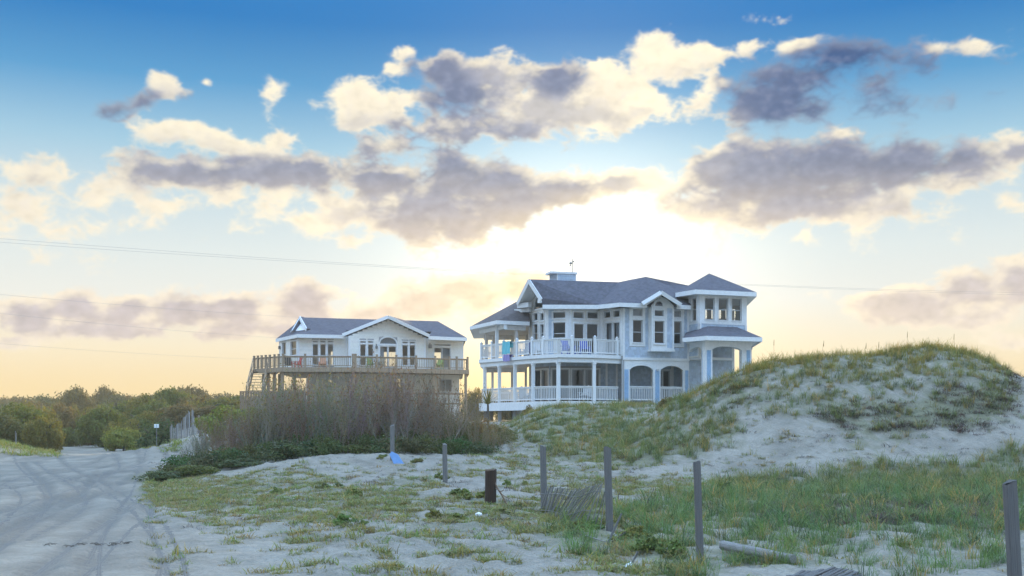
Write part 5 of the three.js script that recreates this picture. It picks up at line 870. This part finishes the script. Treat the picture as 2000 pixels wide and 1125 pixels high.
// leaves spread over overlapping lobes of a crown that fits x, z in -1..1 and y in 0..1
function crownGeo(seed, count, leaf, { low = 0.05, lobes = 12, aspect = 1 } = {}) {
  const R = rng(seed), T = new Tris(), L = [];
  for (let i = 0; i < lobes; i++) { const a = R() * 6.283, q = Math.sqrt(R()) * 0.72, r = 0.24 + 0.26 * R() * (1 - q * 0.4), top = 0.98 * Math.sqrt(Math.max(0.05, 1 - q * q * 0.9)); L.push([Math.cos(a) * q, lerp(low + 0.14, top - r * 0.55, Math.pow(R(), 0.9)), Math.sin(a) * q, r]); }
  for (let i = 0; i < count; i++) {
    const l = L[Math.floor(R() * lobes)], u = R() * 2 - 1, a = R() * 6.283, s = Math.sqrt(1 - u * u), k = l[3] * (0.55 + 0.5 * Math.pow(R(), 0.45)) * (1 + 0.25 * n3(l[0] * 9 + s * Math.cos(a) * 3, u * 3, s * Math.sin(a) * 3 + i % 2));
    const c = new V3(l[0] + s * Math.cos(a) * k, l[1] + u * k * 0.62, l[2] + s * Math.sin(a) * k); if (c.y < low * R() * 2) continue;
    const n = new V3(R() - 0.5, R() - 0.3, R() - 0.5).add(new V3(s * Math.cos(a), u, s * Math.sin(a)).multiplyScalar(0.5)).normalize(), e = new V3(R() - 0.5, R() - 0.5, R() - 0.5).cross(n).normalize(), f = n.clone().cross(e), w = leaf * (0.6 + 0.8 * R()), v = 0.72 + 0.56 * R(), col = [v * (0.9 + 0.3 * R()), v, v * (0.8 + 0.3 * R())];
    e.multiplyScalar(w * 0.5); f.multiplyScalar(w); e.y *= aspect; f.y *= aspect;
    T.quad(c.clone().add(f).addScaledVector(e, 0.0), c.clone().sub(e), c.clone().sub(f), c.clone().add(e), null, col);
  }
  return T.geo(true);
}
const crowns = [1, 2, 3].map((s) => crownGeo(40 + s, 11000, 0.042, { low: 0, lobes: 22 + s * 4 })), bushes = [1, 2, 3].map((s) => crownGeo(60 + s, 4200, 0.055, { low: 0, lobes: 12 + s * 2 })), pine = crownGeo(77, 3000, 0.05, { low: 0.25, lobes: 13 });
const trunkGeo = (() => { const g = [], R = rng(33); g.push(tube([new V3(0, -0.3, 0), new V3(0.03, 0.2, 0.02), new V3(-0.02, 0.45, 0)], 0.045, 6, 7)); for (let i = 0; i < 7; i++) { const a = i * 0.9 + R(), r = 0.35 + 0.25 * R(); g.push(tube([new V3(0, 0.12 + 0.05 * i, 0), new V3(Math.cos(a) * r * 0.5, 0.35 + 0.05 * i, Math.sin(a) * r * 0.5), new V3(Math.cos(a) * r, 0.5 + 0.05 * i, Math.sin(a) * r)], 0.018, 5, 5)); } return merge(g); })();
const bark = std([0.1, 0.085, 0.07], { roughness: 1 });
const GREEN = { olive: leafMat([0.19, 0.17, 0.032], 0.5), dark: leafMat([0.11, 0.115, 0.035], 0.4), mid: leafMat([0.13, 0.15, 0.028], 0.5), light: leafMat([0.22, 0.24, 0.045], 0.5), brown: leafMat([0.18, 0.135, 0.045], 0.5), gold: leafMat([0.22, 0.175, 0.055], 0.55), deep: leafMat([0.085, 0.115, 0.04], 0.4), weed: leafMat([0.15, 0.18, 0.06], 0.35) };  // gold has the low sun's backlight put into its leaf colour
function plant(name, cat, px, D, row, half, mat, geo, label, group, depthK = 0.8) {
  const x = (px - 1000) * D / F, y = groundY(x, D, false), h = yAt(row, D) - y, w = half * D / F, t = thing(name, [x, y, -D], label, cat, group); t.rotation.y = (px * 0.37) % 6.28;
  const c = part(t, name === 'tree' ? 'crown' : 'foliage', geo, mat); c.scale.set(w, h, w * (0.9 + depthK * 0.15)); const k = part(t, 'trunk', trunkGeo, bark); k.scale.set(w, h, w); return t;
}
const T0 = (...a) => plant('tree', 'tree', ...a), S0 = (...a) => plant('shrub', 'shrub', ...a);
T0(24, 82, 777, 74, GREEN.mid, crowns[0], 'broad olive tree at the far left edge behind the grassy bank');
S0(84, 76, 806, 46, GREEN.olive, crowns[1], 'rounded sunlit shrub at the left side of the sand road');
S0(-22, 72, 800, 60, GREEN.dark, crowns[2], 'dark shrub cut off by the left edge of the scene');
T0(122, 108, 784, 42, GREEN.brown, crowns[2], 'brownish tree in the gap above the far end of the road');
T0(165, 112, 786, 34, GREEN.olive, crowns[0], 'small olive tree right of the gap at the far end of the road');
S0(130, 98, 830, 32, GREEN.mid, crowns[1], 'low dark green shrub at the far end of the sand road');
T0(200, 94, 784, 56, GREEN.mid, crowns[1], 'tall round tree on the right side of the road bend');
S0(250, 88, 812, 44, GREEN.olive, crowns[0], 'olive shrub between the round tree and the dark shrub');
S0(240, 79, 828, 40, GREEN.light, bushes[0], 'low light green shrub at the right edge of the road');
S0(306, 71, 812, 46, GREEN.deep, bushes[1], 'dark green shrub behind the tiny white sign');
T0(288, 116, 762, 48, GREEN.olive, crowns[1], 'left one of two rounded trees on the skyline');
T0(330, 120, 754, 46, GREEN.mid, crowns[2], 'tallest rounded tree on the skyline left of the white house');
T0(384, 118, 765, 50, GREEN.brown, crowns[0], 'brown tinged tree on the skyline above the picket fence');
T0(440, 112, 771, 48, GREEN.olive, crowns[1], 'olive tree on the skyline beside the wooden stair');
S0(350, 100, 786, 58, GREEN.brown, crowns[2], 'wide brownish shrub below the skyline trees');
S0(280, 98, 796, 46, GREEN.olive, crowns[0], 'olive shrub below the left skyline tree');
S0(412, 98, 788, 44, GREEN.brown, crowns[1], 'russet shrub right above the picket fence');
S0(440, 56, 786, 62, GREEN.light, bushes[2], 'yellow green willow shrub right of the picket fence');
S0(492, 60, 790, 40, GREEN.light, bushes[0], 'light green shrub before the foot of the wooden stair');
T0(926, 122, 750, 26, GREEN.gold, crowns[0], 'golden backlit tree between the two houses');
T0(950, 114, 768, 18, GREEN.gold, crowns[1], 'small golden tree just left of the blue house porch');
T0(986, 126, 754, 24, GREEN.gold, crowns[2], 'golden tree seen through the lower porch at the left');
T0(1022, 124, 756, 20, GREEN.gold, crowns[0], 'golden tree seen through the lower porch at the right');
for (const [px, D, row, half, where] of [[62, 150, 774, 12, 'left one'], [104, 155, 777, 11, 'middle one'], [146, 150, 780, 11, 'right one']]) T0(px, D, row, half, GREEN.olive, pine, where + ' of three thin pine tops above the gap in the trees', 'thin pines');
[[56, 100, 783, 60, 'olive', 2, 'hazy olive tree behind the broad tree at the far left'], [100, 122, 788, 44, 'mid', 1, 'distant green tree in the gap left of the brownish tree'], [232, 120, 774, 50, 'mid', 0, 'green tree rising behind the tall round tree at the road bend'], [362, 126, 759, 52, 'olive', 1, 'olive tree just right of the tallest skyline tree'], [305, 106, 780, 54, 'mid', 2, 'broad green tree below the two rounded skyline trees'], [402, 109, 774, 46, 'olive', 0, 'olive tree behind the russet shrub and the picket fence'], [466, 118, 770, 40, 'mid', 2, 'green tree partly hidden by the wooden stair'], [-60, 90, 780, 60, 'olive', 1, 'olive tree reaching in from beyond the left edge'], [172, 104, 800, 40, 'brown', 1, 'brown shrubby tree left of the round tree at the bend'], [270, 96, 812, 36, 'mid', 2, 'low green tree behind the shrubs right of the road']].forEach(([px, D, row, half, m, g, l]) => T0(px, D, row, half, GREEN[m], crowns[g], l));
// far wood along the horizon
(function farWood() {
  const R = rng(91), n = 150, m = new THREE.InstancedMesh(crowns[2], leafMat([0.12, 0.11, 0.04], 0.4), n), o = new THREE.Object3D();
  for (let i = 0; i < n; i++) { const D = 165 + 90 * R(), px = i < 110 ? -700 + 1500 * R() : 850 + 2600 * R(), x = (px - 1000) * D / F, h = (5.2 + 2.4 * R()) * (px > 1100 ? 0.7 : 1), w = 3 + 3 * R(); o.position.set(x, groundY(x, D, false) - 0.4, -D); o.rotation.y = R() * 6.28; o.scale.set(w, h, w); o.updateMatrix(); m.setMatrixAt(i, o.matrix); m.setColorAt(i, new THREE.Color().setRGB(0.9 + 0.5 * R(), 0.9 + 0.3 * R(), 0.8 + 0.2 * R())); }
  m.name = 'distant_wood'; m.castShadow = m.receiveShadow = true; scene.add(m); tag(m, 'far wood of olive trees along the horizon', 'wood', null, 'stuff');
})();

// bare stems: a fan of tapering branches about 3 m high
function stemsGeo(seed, N) {
  const R = rng(seed), p = [], n = [], idx = [], lf = new Tris();
  const seg = (a, b, ra, rb) => { const d = b.clone().sub(a).normalize(), e = new V3(0.3, 0.2, 0.9).cross(d).normalize(), f = d.clone().cross(e), k = p.length / 3; for (const [c, r] of [[a, ra], [b, rb]]) for (let i = 0; i < 3; i++) { const t = i * 2.094, v = e.clone().multiplyScalar(Math.cos(t)).addScaledVector(f, Math.sin(t)); p.push(c.x + v.x * r, c.y + v.y * r, c.z + v.z * r); n.push(v.x, v.y, v.z); } for (let i = 0; i < 3; i++) { const j = (i + 1) % 3; idx.push(k + i, k + j, k + 3 + i, k + j, k + 3 + j, k + 3 + i); } };
  function branch(a, d, len, r, level) {
    const steps = level ? 3 : 6; let q = a.clone(); d = d.clone();
    for (let i = 0; i < steps; i++) {
      d.add(new V3((R() - 0.5) * 0.3, 0.1 + (R() - 0.5) * 0.16, (R() - 0.5) * 0.3)).normalize();
      const b = q.clone().addScaledVector(d, len / steps), ra = r * (1 - 0.75 * i / steps), rb = r * (1 - 0.75 * (i + 1) / steps); seg(q, b, ra, rb);
      if (level < 2 && (i > 0 || level)) for (let k = 0, m = level ? 1 : 3; k < m; k++) if (R() < 0.8) { const t = R() * 6.283, o = new V3(Math.cos(t), 0.5 + 0.7 * R(), Math.sin(t)).normalize(); branch(q.clone().lerp(b, R()), d.clone().multiplyScalar(0.9).addScaledVector(o, 0.55).normalize(), len * (level ? 0.5 : 0.3) * (0.6 + 0.8 * R()), Math.max(0.006, ra * 0.55), level + 1); }
      if (level > 0 && R() < 0.6) { const c = q.clone().lerp(b, R()), e = new V3(R() - 0.5, R() - 0.5, R() - 0.5).normalize().multiplyScalar(0.018 + 0.02 * R()), f = new V3(R() - 0.5, R() + 0.2, R() - 0.5).normalize().multiplyScalar(0.03 + 0.03 * R()), v = 0.6 + 0.8 * R(); lf.quad(c.clone().sub(e), c.clone().add(f), c.clone().add(e), c.clone().sub(f), null, [v * (1 + 0.4 * R()), v, v * 0.8]); }
      q = b;
    }
  }
  for (let i = 0; i < N; i++) { const a = R() * 6.283, q = 0.35 * Math.sqrt(R()), lean = 0.06 + 0.75 * R() * R(); branch(new V3(Math.cos(a) * q, -0.1, Math.sin(a) * q), new V3(Math.cos(a) * lean, 1, Math.sin(a) * lean).normalize(), 2.0 + 1.2 * R(), 0.014 + 0.012 * R(), 0); }
  const g = new THREE.BufferGeometry(); g.setAttribute('position', new THREE.Float32BufferAttribute(p, 3)); g.setAttribute('normal', new THREE.Float32BufferAttribute(n, 3)); g.setIndex(idx); return [g, lf.geo(true)];
}
(function thicket() {
  const R = rng(202), D0 = 42, c0 = onGround(-4.5, D0), T = thing('thicket', c0.toArray(), 'wide grey thicket of bare upright stems in front of the white house', 'thicket');
  const topRow = table([[340, 880], [372, 852], [400, 832], [450, 806], [500, 788], [545, 752], [600, 738], [700, 733], [780, 738], [850, 748], [890, 764], [930, 790], [975, 815], [1005, 840], [1030, 872]]);
  const mat = std([0.26, 0.225, 0.18], { roughness: 1 }), geos = [stemsGeo(1, 9), stemsGeo(2, 8), stemsGeo(3, 10)], o = new THREE.Object3D();
  const leafy = leafMat([0.18, 0.165, 0.06], 0.55);
  geos.forEach(([g, lg], v) => {
    const list = [];
    for (let i = 0; i < 34; i++) {
      const px = 352 + 672 * ((i + R()) / 34), D = lerp(38.6, 46, R()) + sstep(500, 360, px) * 1.5, x = (px - 1000) * D / F, y = groundY(x, D, false), h = (yAt(topRow(px) + 26 * R(), D) - y) / 2.75; if (h < 0.12) continue;
      o.position.set(x, y, -D).sub(c0); o.rotation.set(0, R() * 6.28, 0.1 * (R() - 0.4)); o.scale.set(h * (0.75 + 0.35 * R()), h * (0.62 + 0.38 * R()), h * (0.75 + 0.35 * R())); o.updateMatrix(); const w = sstep(780, 930, px); list.push([o.matrix.clone(), new THREE.Color().setRGB(lerp(0.8 + 0.45 * R(), 1.2, w), lerp(0.8 + 0.4 * R(), 1.08, w), lerp(0.85 + 0.4 * R(), 0.95, w))]);  // stems at the right end tinted warm, painting in the orange sunlight
    }
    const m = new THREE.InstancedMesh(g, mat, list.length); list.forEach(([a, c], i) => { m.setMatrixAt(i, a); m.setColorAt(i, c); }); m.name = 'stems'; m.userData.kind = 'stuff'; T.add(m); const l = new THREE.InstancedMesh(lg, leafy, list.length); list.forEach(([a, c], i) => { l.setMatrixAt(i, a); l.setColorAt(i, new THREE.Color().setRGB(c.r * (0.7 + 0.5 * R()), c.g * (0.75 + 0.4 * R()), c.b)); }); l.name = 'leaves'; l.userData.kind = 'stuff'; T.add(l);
  });
  // green leaves low among the stems, gold ones painted sunlit at the right end
  const add = (n, mat, geo, place) => { const m = new THREE.InstancedMesh(geo, mat, n); for (let i = 0; i < n; i++) { place(i); o.updateMatrix(); m.setMatrixAt(i, o.matrix); m.setColorAt(i, new THREE.Color().setRGB(0.75 + 0.6 * R(), 0.8 + 0.5 * R(), 0.7 + 0.5 * R())); } m.name = 'leaves'; m.userData.kind = 'stuff'; m.castShadow = m.receiveShadow = true; T.add(m); };
  const sparse = crownGeo(301, 900, 0.05, { low: 0, lobes: 16 });
  const put = (px, D, w, h) => { const x = (px - 1000) * D / F; o.position.set(x, groundY(x, D, false) - 0.05, -D).sub(c0); o.rotation.set(0, R() * 6.28, 0); o.scale.set(w, h, w); };
  add(64, GREEN.deep, sparse, () => { const px = 330 + 640 * R(); put(px, 37.4 + 3.0 * R(), 0.5 + 0.5 * R(), 0.4 + 0.55 * R()); });
  add(46, GREEN.mid, sparse, () => { const px = 420 + 560 * R(), D = 40 + 4 * R(), x = (px - 1000) * D / F; put(px, D, 0.7 + 0.6 * R(), (yAt(topRow(px), D) - groundY(x, D, false)) * (0.25 + 0.2 * R())); });
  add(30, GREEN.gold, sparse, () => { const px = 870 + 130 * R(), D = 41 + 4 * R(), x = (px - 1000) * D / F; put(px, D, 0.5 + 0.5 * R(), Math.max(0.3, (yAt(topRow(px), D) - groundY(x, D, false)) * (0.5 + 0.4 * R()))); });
})();
// single shrubs round the thicket and by the house
S0(318, 34.6, 916, 50, GREEN.deep, bushes[1], 'low dark green shrub at the left tip of the thicket beside the road');
S0(382, 35.5, 905, 50, GREEN.mid, bushes[0], 'low green shrub under the left stems of the thicket');
S0(470, 36.8, 893, 46, GREEN.deep, bushes[2], 'dark low shrub at the foot of the thicket near its left third');
S0(1032, 58, 788, 13, GREEN.brown, bushes[2], 'small brown shrub before the lattice under the blue house');
S0(1302, 44.5, 772, 22, GREEN.gold, bushes[0], 'golden brown shrub where the dune meets the porch rail');
// spiky yucca by the porch corner
(function yucca() { const D = 66, x = (953 - 1000) * D / F, y = groundY(x, D, false), T = new Tris(), R = rng(61), t = thing('yucca', [x, y, -D], 'spiky yellow green plant at the left corner of the blue house porch', 'plant'), h = yAt(790, D) - y;
  for (let i = 0; i < 60; i++) { const a = R() * 6.283, e = R() * 1.35, d = new V3(Math.cos(a) * Math.sin(e), Math.cos(e), Math.sin(a) * Math.sin(e)), s = new V3(-Math.sin(a), 0, Math.cos(a)).multiplyScalar(0.03), p = new V3(0, h, 0), q = p.clone().addScaledVector(d, 0.35), r = p.clone().addScaledVector(d, 0.95 + 0.3 * R()); r.y -= 0.12 * e; T.quad(p.clone().sub(s), p.clone().add(s), q.clone().add(s), q.clone().sub(s)); T.tri(q.clone().sub(s), q.clone().add(s), r); }
  part(t, 'leaves', T.geo(), leafMat([0.2, 0.17, 0.04], 0.4, false)); part(t, 'trunk', new THREE.CylinderGeometry(0.06, 0.09, h + 0.3, 7).translate(0, h / 2 - 0.15, 0), bark); })();

// grass: tufts of curved blades
function tuft(seed, N, h0, h1, w, spread, lean) {
  const R = rng(seed), T = new Tris();
  for (let i = 0; i < N; i++) {
    const a = R() * 6.283, q = spread * Math.sqrt(R()), b = R() * 6.283, L = lean * (0.3 + R()), h = lerp(h0, h1, R()), s = new V3(-Math.sin(b), 0, Math.cos(b)).multiplyScalar(w * (0.6 + 0.7 * R()) / 2), P = (t) => new V3(Math.cos(a) * q + Math.cos(b) * L * h * t * t, h * (t - 0.28 * L * t * t) - 0.03, Math.sin(a) * q + Math.sin(b) * L * h * t * t), v = 0.7 + 0.6 * R(), col = [v * (0.9 + 0.35 * R()), v, v * (0.75 + 0.4 * R())];
    const p = [0, 0.4, 0.75, 1].map(P);
    T.quad(p[0].clone().sub(s), p[0].clone().add(s), p[1].clone().add(s), p[1].clone().sub(s), null, col); s.multiplyScalar(0.8); T.quad(p[1].clone().addScaledVector(s, -1.2), p[1].clone().addScaledVector(s, 1.2), p[2].clone().add(s), p[2].clone().sub(s), null, col); T.tri(p[2].clone().sub(s), p[2].clone().add(s), p[3], null, col);
  }
  return T.geo(true);
}
(function grasses() {
  const R = rng(404), o = new THREE.Object3D();
  const kinds = {
    tall: { geos: [tuft(1, 20, 0.2, 0.62, 0.011, 0.15, 1.0), tuft(2, 17, 0.16, 0.5, 0.012, 0.13, 1.3), tuft(3, 18, 0.22, 0.72, 0.010, 0.17, 0.9)], mat: leafMat([0.19, 0.225, 0.075], 0.5), name: 'beach_grass', label: 'green beach grass growing on the dune and round the posts' },
    low: { geos: [tuft(11, 30, 0.03, 0.15, 0.011, 0.17, 1.5), tuft(12, 24, 0.03, 0.11, 0.012, 0.2, 1.8), tuft(13, 26, 0.05, 0.2, 0.009, 0.12, 1.2)], mat: leafMat([0.24, 0.25, 0.075], 0.45), name: 'ground_cover', label: 'short yellow green weeds creeping over the white sand' },
    dead: { geos: [tuft(21, 26, 0.06, 0.26, 0.009, 0.2, 2.0), tuft(22, 20, 0.05, 0.2, 0.012, 0.2, 2.2)], mat: leafMat([0.1, 0.078, 0.066], 0.1), name: 'dead_grass', label: 'dark dead stalks and roots lying on the sand' },
  };
  const lists = { tall: [[], [], []], low: [[], [], []], dead: [[], []] };
  const place = (kind, x, d, s, tint) => { const v = Math.floor(R() * kinds[kind].geos.length), e = 0.25, y = groundY(x, d); o.position.set(x, y, -d); o.rotation.set((groundY(x, d + e, false) - y) * 0.0, R() * 6.28, 0); o.scale.set(s * (0.85 + 0.4 * R()), s, s * (0.85 + 0.4 * R())); o.updateMatrix(); lists[kind][v].push([o.matrix.clone(), tint]); };
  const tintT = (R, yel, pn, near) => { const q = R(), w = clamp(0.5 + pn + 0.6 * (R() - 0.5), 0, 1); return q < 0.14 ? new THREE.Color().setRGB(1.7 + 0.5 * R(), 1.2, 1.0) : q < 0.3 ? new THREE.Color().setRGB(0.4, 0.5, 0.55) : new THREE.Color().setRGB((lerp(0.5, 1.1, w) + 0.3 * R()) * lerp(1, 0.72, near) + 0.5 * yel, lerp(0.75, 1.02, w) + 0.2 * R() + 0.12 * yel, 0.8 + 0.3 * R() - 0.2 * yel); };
  const N = 260000;
  for (let i = 0; i < N; i++) {
    const d = 11.3 * Math.pow(64 / 11.3, R()), px = -120 + 2260 * R(), x = (px - 1000) * d / F, y = groundY(x, d, false), [qx, qy] = project(x, y, d);
    if (x - roadEdge(d) < 0.2 && d < 60) { if (R() > 0.004) continue; }
    const pn = fbm2(x * 0.8, d * 0.8, 3), pf = fbm2(x * 2.6 + 7, d * 2.6, 2), nn = clamp(0.5 + pn * 1.15 + pf * 0.6, 0, 1);
    // behind the crest the photograph shows nothing: there the dune goes on as its front does
    const hid = x > 0 && d > crestD(x) + 1.2, tl = hid ? 0.3 : coverTall(qx, qy), lw = hid ? 0.1 : coverLow(qx, qy), de = hid ? 0.05 : coverDead(qx, qy), thr = (c) => sstep(1 - c * 1.15, 1.25 - c * 1.1, nn);
    const far = clamp(d / 30, 0.45, 1.4);
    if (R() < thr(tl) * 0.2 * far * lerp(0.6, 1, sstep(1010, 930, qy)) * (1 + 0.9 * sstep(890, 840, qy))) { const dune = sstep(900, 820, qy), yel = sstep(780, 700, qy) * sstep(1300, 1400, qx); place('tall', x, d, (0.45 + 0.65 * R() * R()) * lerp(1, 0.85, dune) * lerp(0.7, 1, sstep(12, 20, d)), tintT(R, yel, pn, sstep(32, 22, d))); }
    if (R() < thr(lw) * 0.36 * far + lw * 0.012 + 0.0015) place('low', x, d, 0.55 + 0.9 * R() * R(), new THREE.Color().setRGB(0.7 + 0.55 * R(), 0.75 + 0.35 * R(), 0.75 + 0.4 * R()));
    if (R() < thr(de) * 0.3 * far + de * 0.02 + 0.009 * sstep(14, 24, d)) place('dead', x, d, (0.3 + 0.9 * R()) * (de > 0.2 ? 1 : 0.6), new THREE.Color().setRGB(0.8 + 0.6 * R(), 0.8 + 0.5 * R(), 0.85 + 0.4 * R()));
  }
  // a fringe along the crest, denser than by chance, with a few seed stalks
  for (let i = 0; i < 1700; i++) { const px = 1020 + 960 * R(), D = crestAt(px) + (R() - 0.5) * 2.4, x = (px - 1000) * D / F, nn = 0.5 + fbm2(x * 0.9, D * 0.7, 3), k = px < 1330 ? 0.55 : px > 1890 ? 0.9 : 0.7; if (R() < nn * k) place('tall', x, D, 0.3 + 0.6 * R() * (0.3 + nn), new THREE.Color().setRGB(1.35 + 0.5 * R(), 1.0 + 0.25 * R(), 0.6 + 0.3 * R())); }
  // scattered plants on the bare face of the dune and the flat before it
  for (let i = 0; i < 900; i++) { const px = 1000 + 1000 * R(), d = 20 + 20 * R(), x = (px - 1000) * d / F; if (R() < 0.5) place('tall', x, d, 0.25 + 0.4 * R(), new THREE.Color().setRGB(0.9 + 0.4 * R(), 0.9 + 0.2 * R(), 0.8)); else place(R() < 0.5 ? 'low' : 'dead', x, d, 0.5 + 0.8 * R(), new THREE.Color().setRGB(0.8 + 0.4 * R(), 0.8 + 0.3 * R(), 0.9)); }
  // grass on the bank left of the road and along the road's far side
  for (let i = 0; i < 1500; i++) { const d = 56 + 50 * R(), px = R() < 0.5 ? -120 + 230 * R() : 205 + 150 * R(), x = (px - 1000) * d / F, y = groundY(x, d, false); if ((px < 120 && y > 0.12) || x - roadEdge(d) > 1.2) place('low', x, d, 1.6 + 1.6 * R(), new THREE.Color().setRGB(0.75 + 0.3 * R(), 0.8 + 0.3 * R(), 0.7)); }
  // leafy weed clumps on the sand
  { const spots = [[742, 938, 36], [812, 940, 35], [925, 975, 24], [905, 968, 25.5], [1095, 985, 21], [870, 1022, 19.5], [960, 1012, 20.5], [1230, 1030, 16.2], [1265, 1022, 17], [640, 965, 28], [700, 985, 25], [560, 975, 27], [1130, 1030, 17], [850, 945, 31], [1010, 925, 29], [775, 1005, 22], [1310, 1085, 14], [1290, 1060, 14.6], [690, 1040, 18.5], [1340, 945, 24], [1420, 935, 26], [1060, 960, 24]], m = new THREE.InstancedMesh(crownGeo(88, 420, 0.13, { low: 0, lobes: 8 }), GREEN.weed, spots.length * 3); let k = 0; for (const [px, , D] of spots) for (let j = 0; j < 3; j++) { const x = (px - 1000) * D / F + (R() - 0.5) * 0.5, d = D + (R() - 0.5) * 0.6, w = 0.1 + 0.14 * R(); o.position.set(x, groundY(x, d) - 0.02, -d); o.rotation.set(0, R() * 6, 0); o.scale.set(w, w * (0.7 + 0.5 * R()), w); o.updateMatrix(); m.setMatrixAt(k, o.matrix); m.setColorAt(k++, new THREE.Color().setRGB(0.8 + 0.5 * R(), 0.85 + 0.35 * R(), 0.8)); } m.name = 'weed_clumps'; scene.add(m); tag(m, 'small leafy green weeds dotted over the sand round the posts', 'weeds', null, 'stuff'); }
  let total = 0;
  for (const k in kinds) { const g = new THREE.Group(); g.name = kinds[k].name; scene.add(g); tag(g, kinds[k].label, k === 'low' ? 'ground cover' : 'grass', null, 'stuff'); kinds[k].geos.forEach((geo, v) => { const l = lists[k][v], m = new THREE.InstancedMesh(geo, kinds[k].mat, l.length); l.forEach(([a, c], i) => { m.setMatrixAt(i, a); m.setColorAt(i, c); }); m.name = 'tufts'; m.userData.kind = 'stuff'; m.castShadow = m.receiveShadow = true; g.add(m); total += l.length; }); }
  // seed stalks standing above the crest
  const st = new Tris(), stalk = (x, d, h, w) => { const p = onGround(x, d), s = new V3(w, 0, 0), top = p.clone().add(new V3((R() - 0.5) * 0.3, h, 0)); st.quad(p.clone().sub(s), p.clone().add(s), top.clone().add(s), top.clone().sub(s)); st.quad(top.clone().add(new V3(-0.008, -0.12, 0)), top.clone().add(new V3(0.016, -0.12, 0)), top.clone().add(new V3(0.02, 0.1, 0)), top.clone().add(new V3(0.006, 0.1, 0))); };
  for (const px of [1512, 1604, 1686, 1716, 1775, 1866, 1940]) { const D = crestAt(px) + 0.3; stalk((px - 1000) * D / F, D, 0.3 + 0.5 * R(), 0.004); }
  single('seed_stalks', st.geo(), leafMat([0.22, 0.16, 0.06], 0.3, false), 'thin dry seed stalks standing up from the dune crest', 'grass', null, 'stuff');
  console.log('tufts', total);
})();

scene.traverse((o) => { if (o.isMesh && o.material) o.castShadow = o.receiveShadow = true; });
renderer.render(scene, camera);
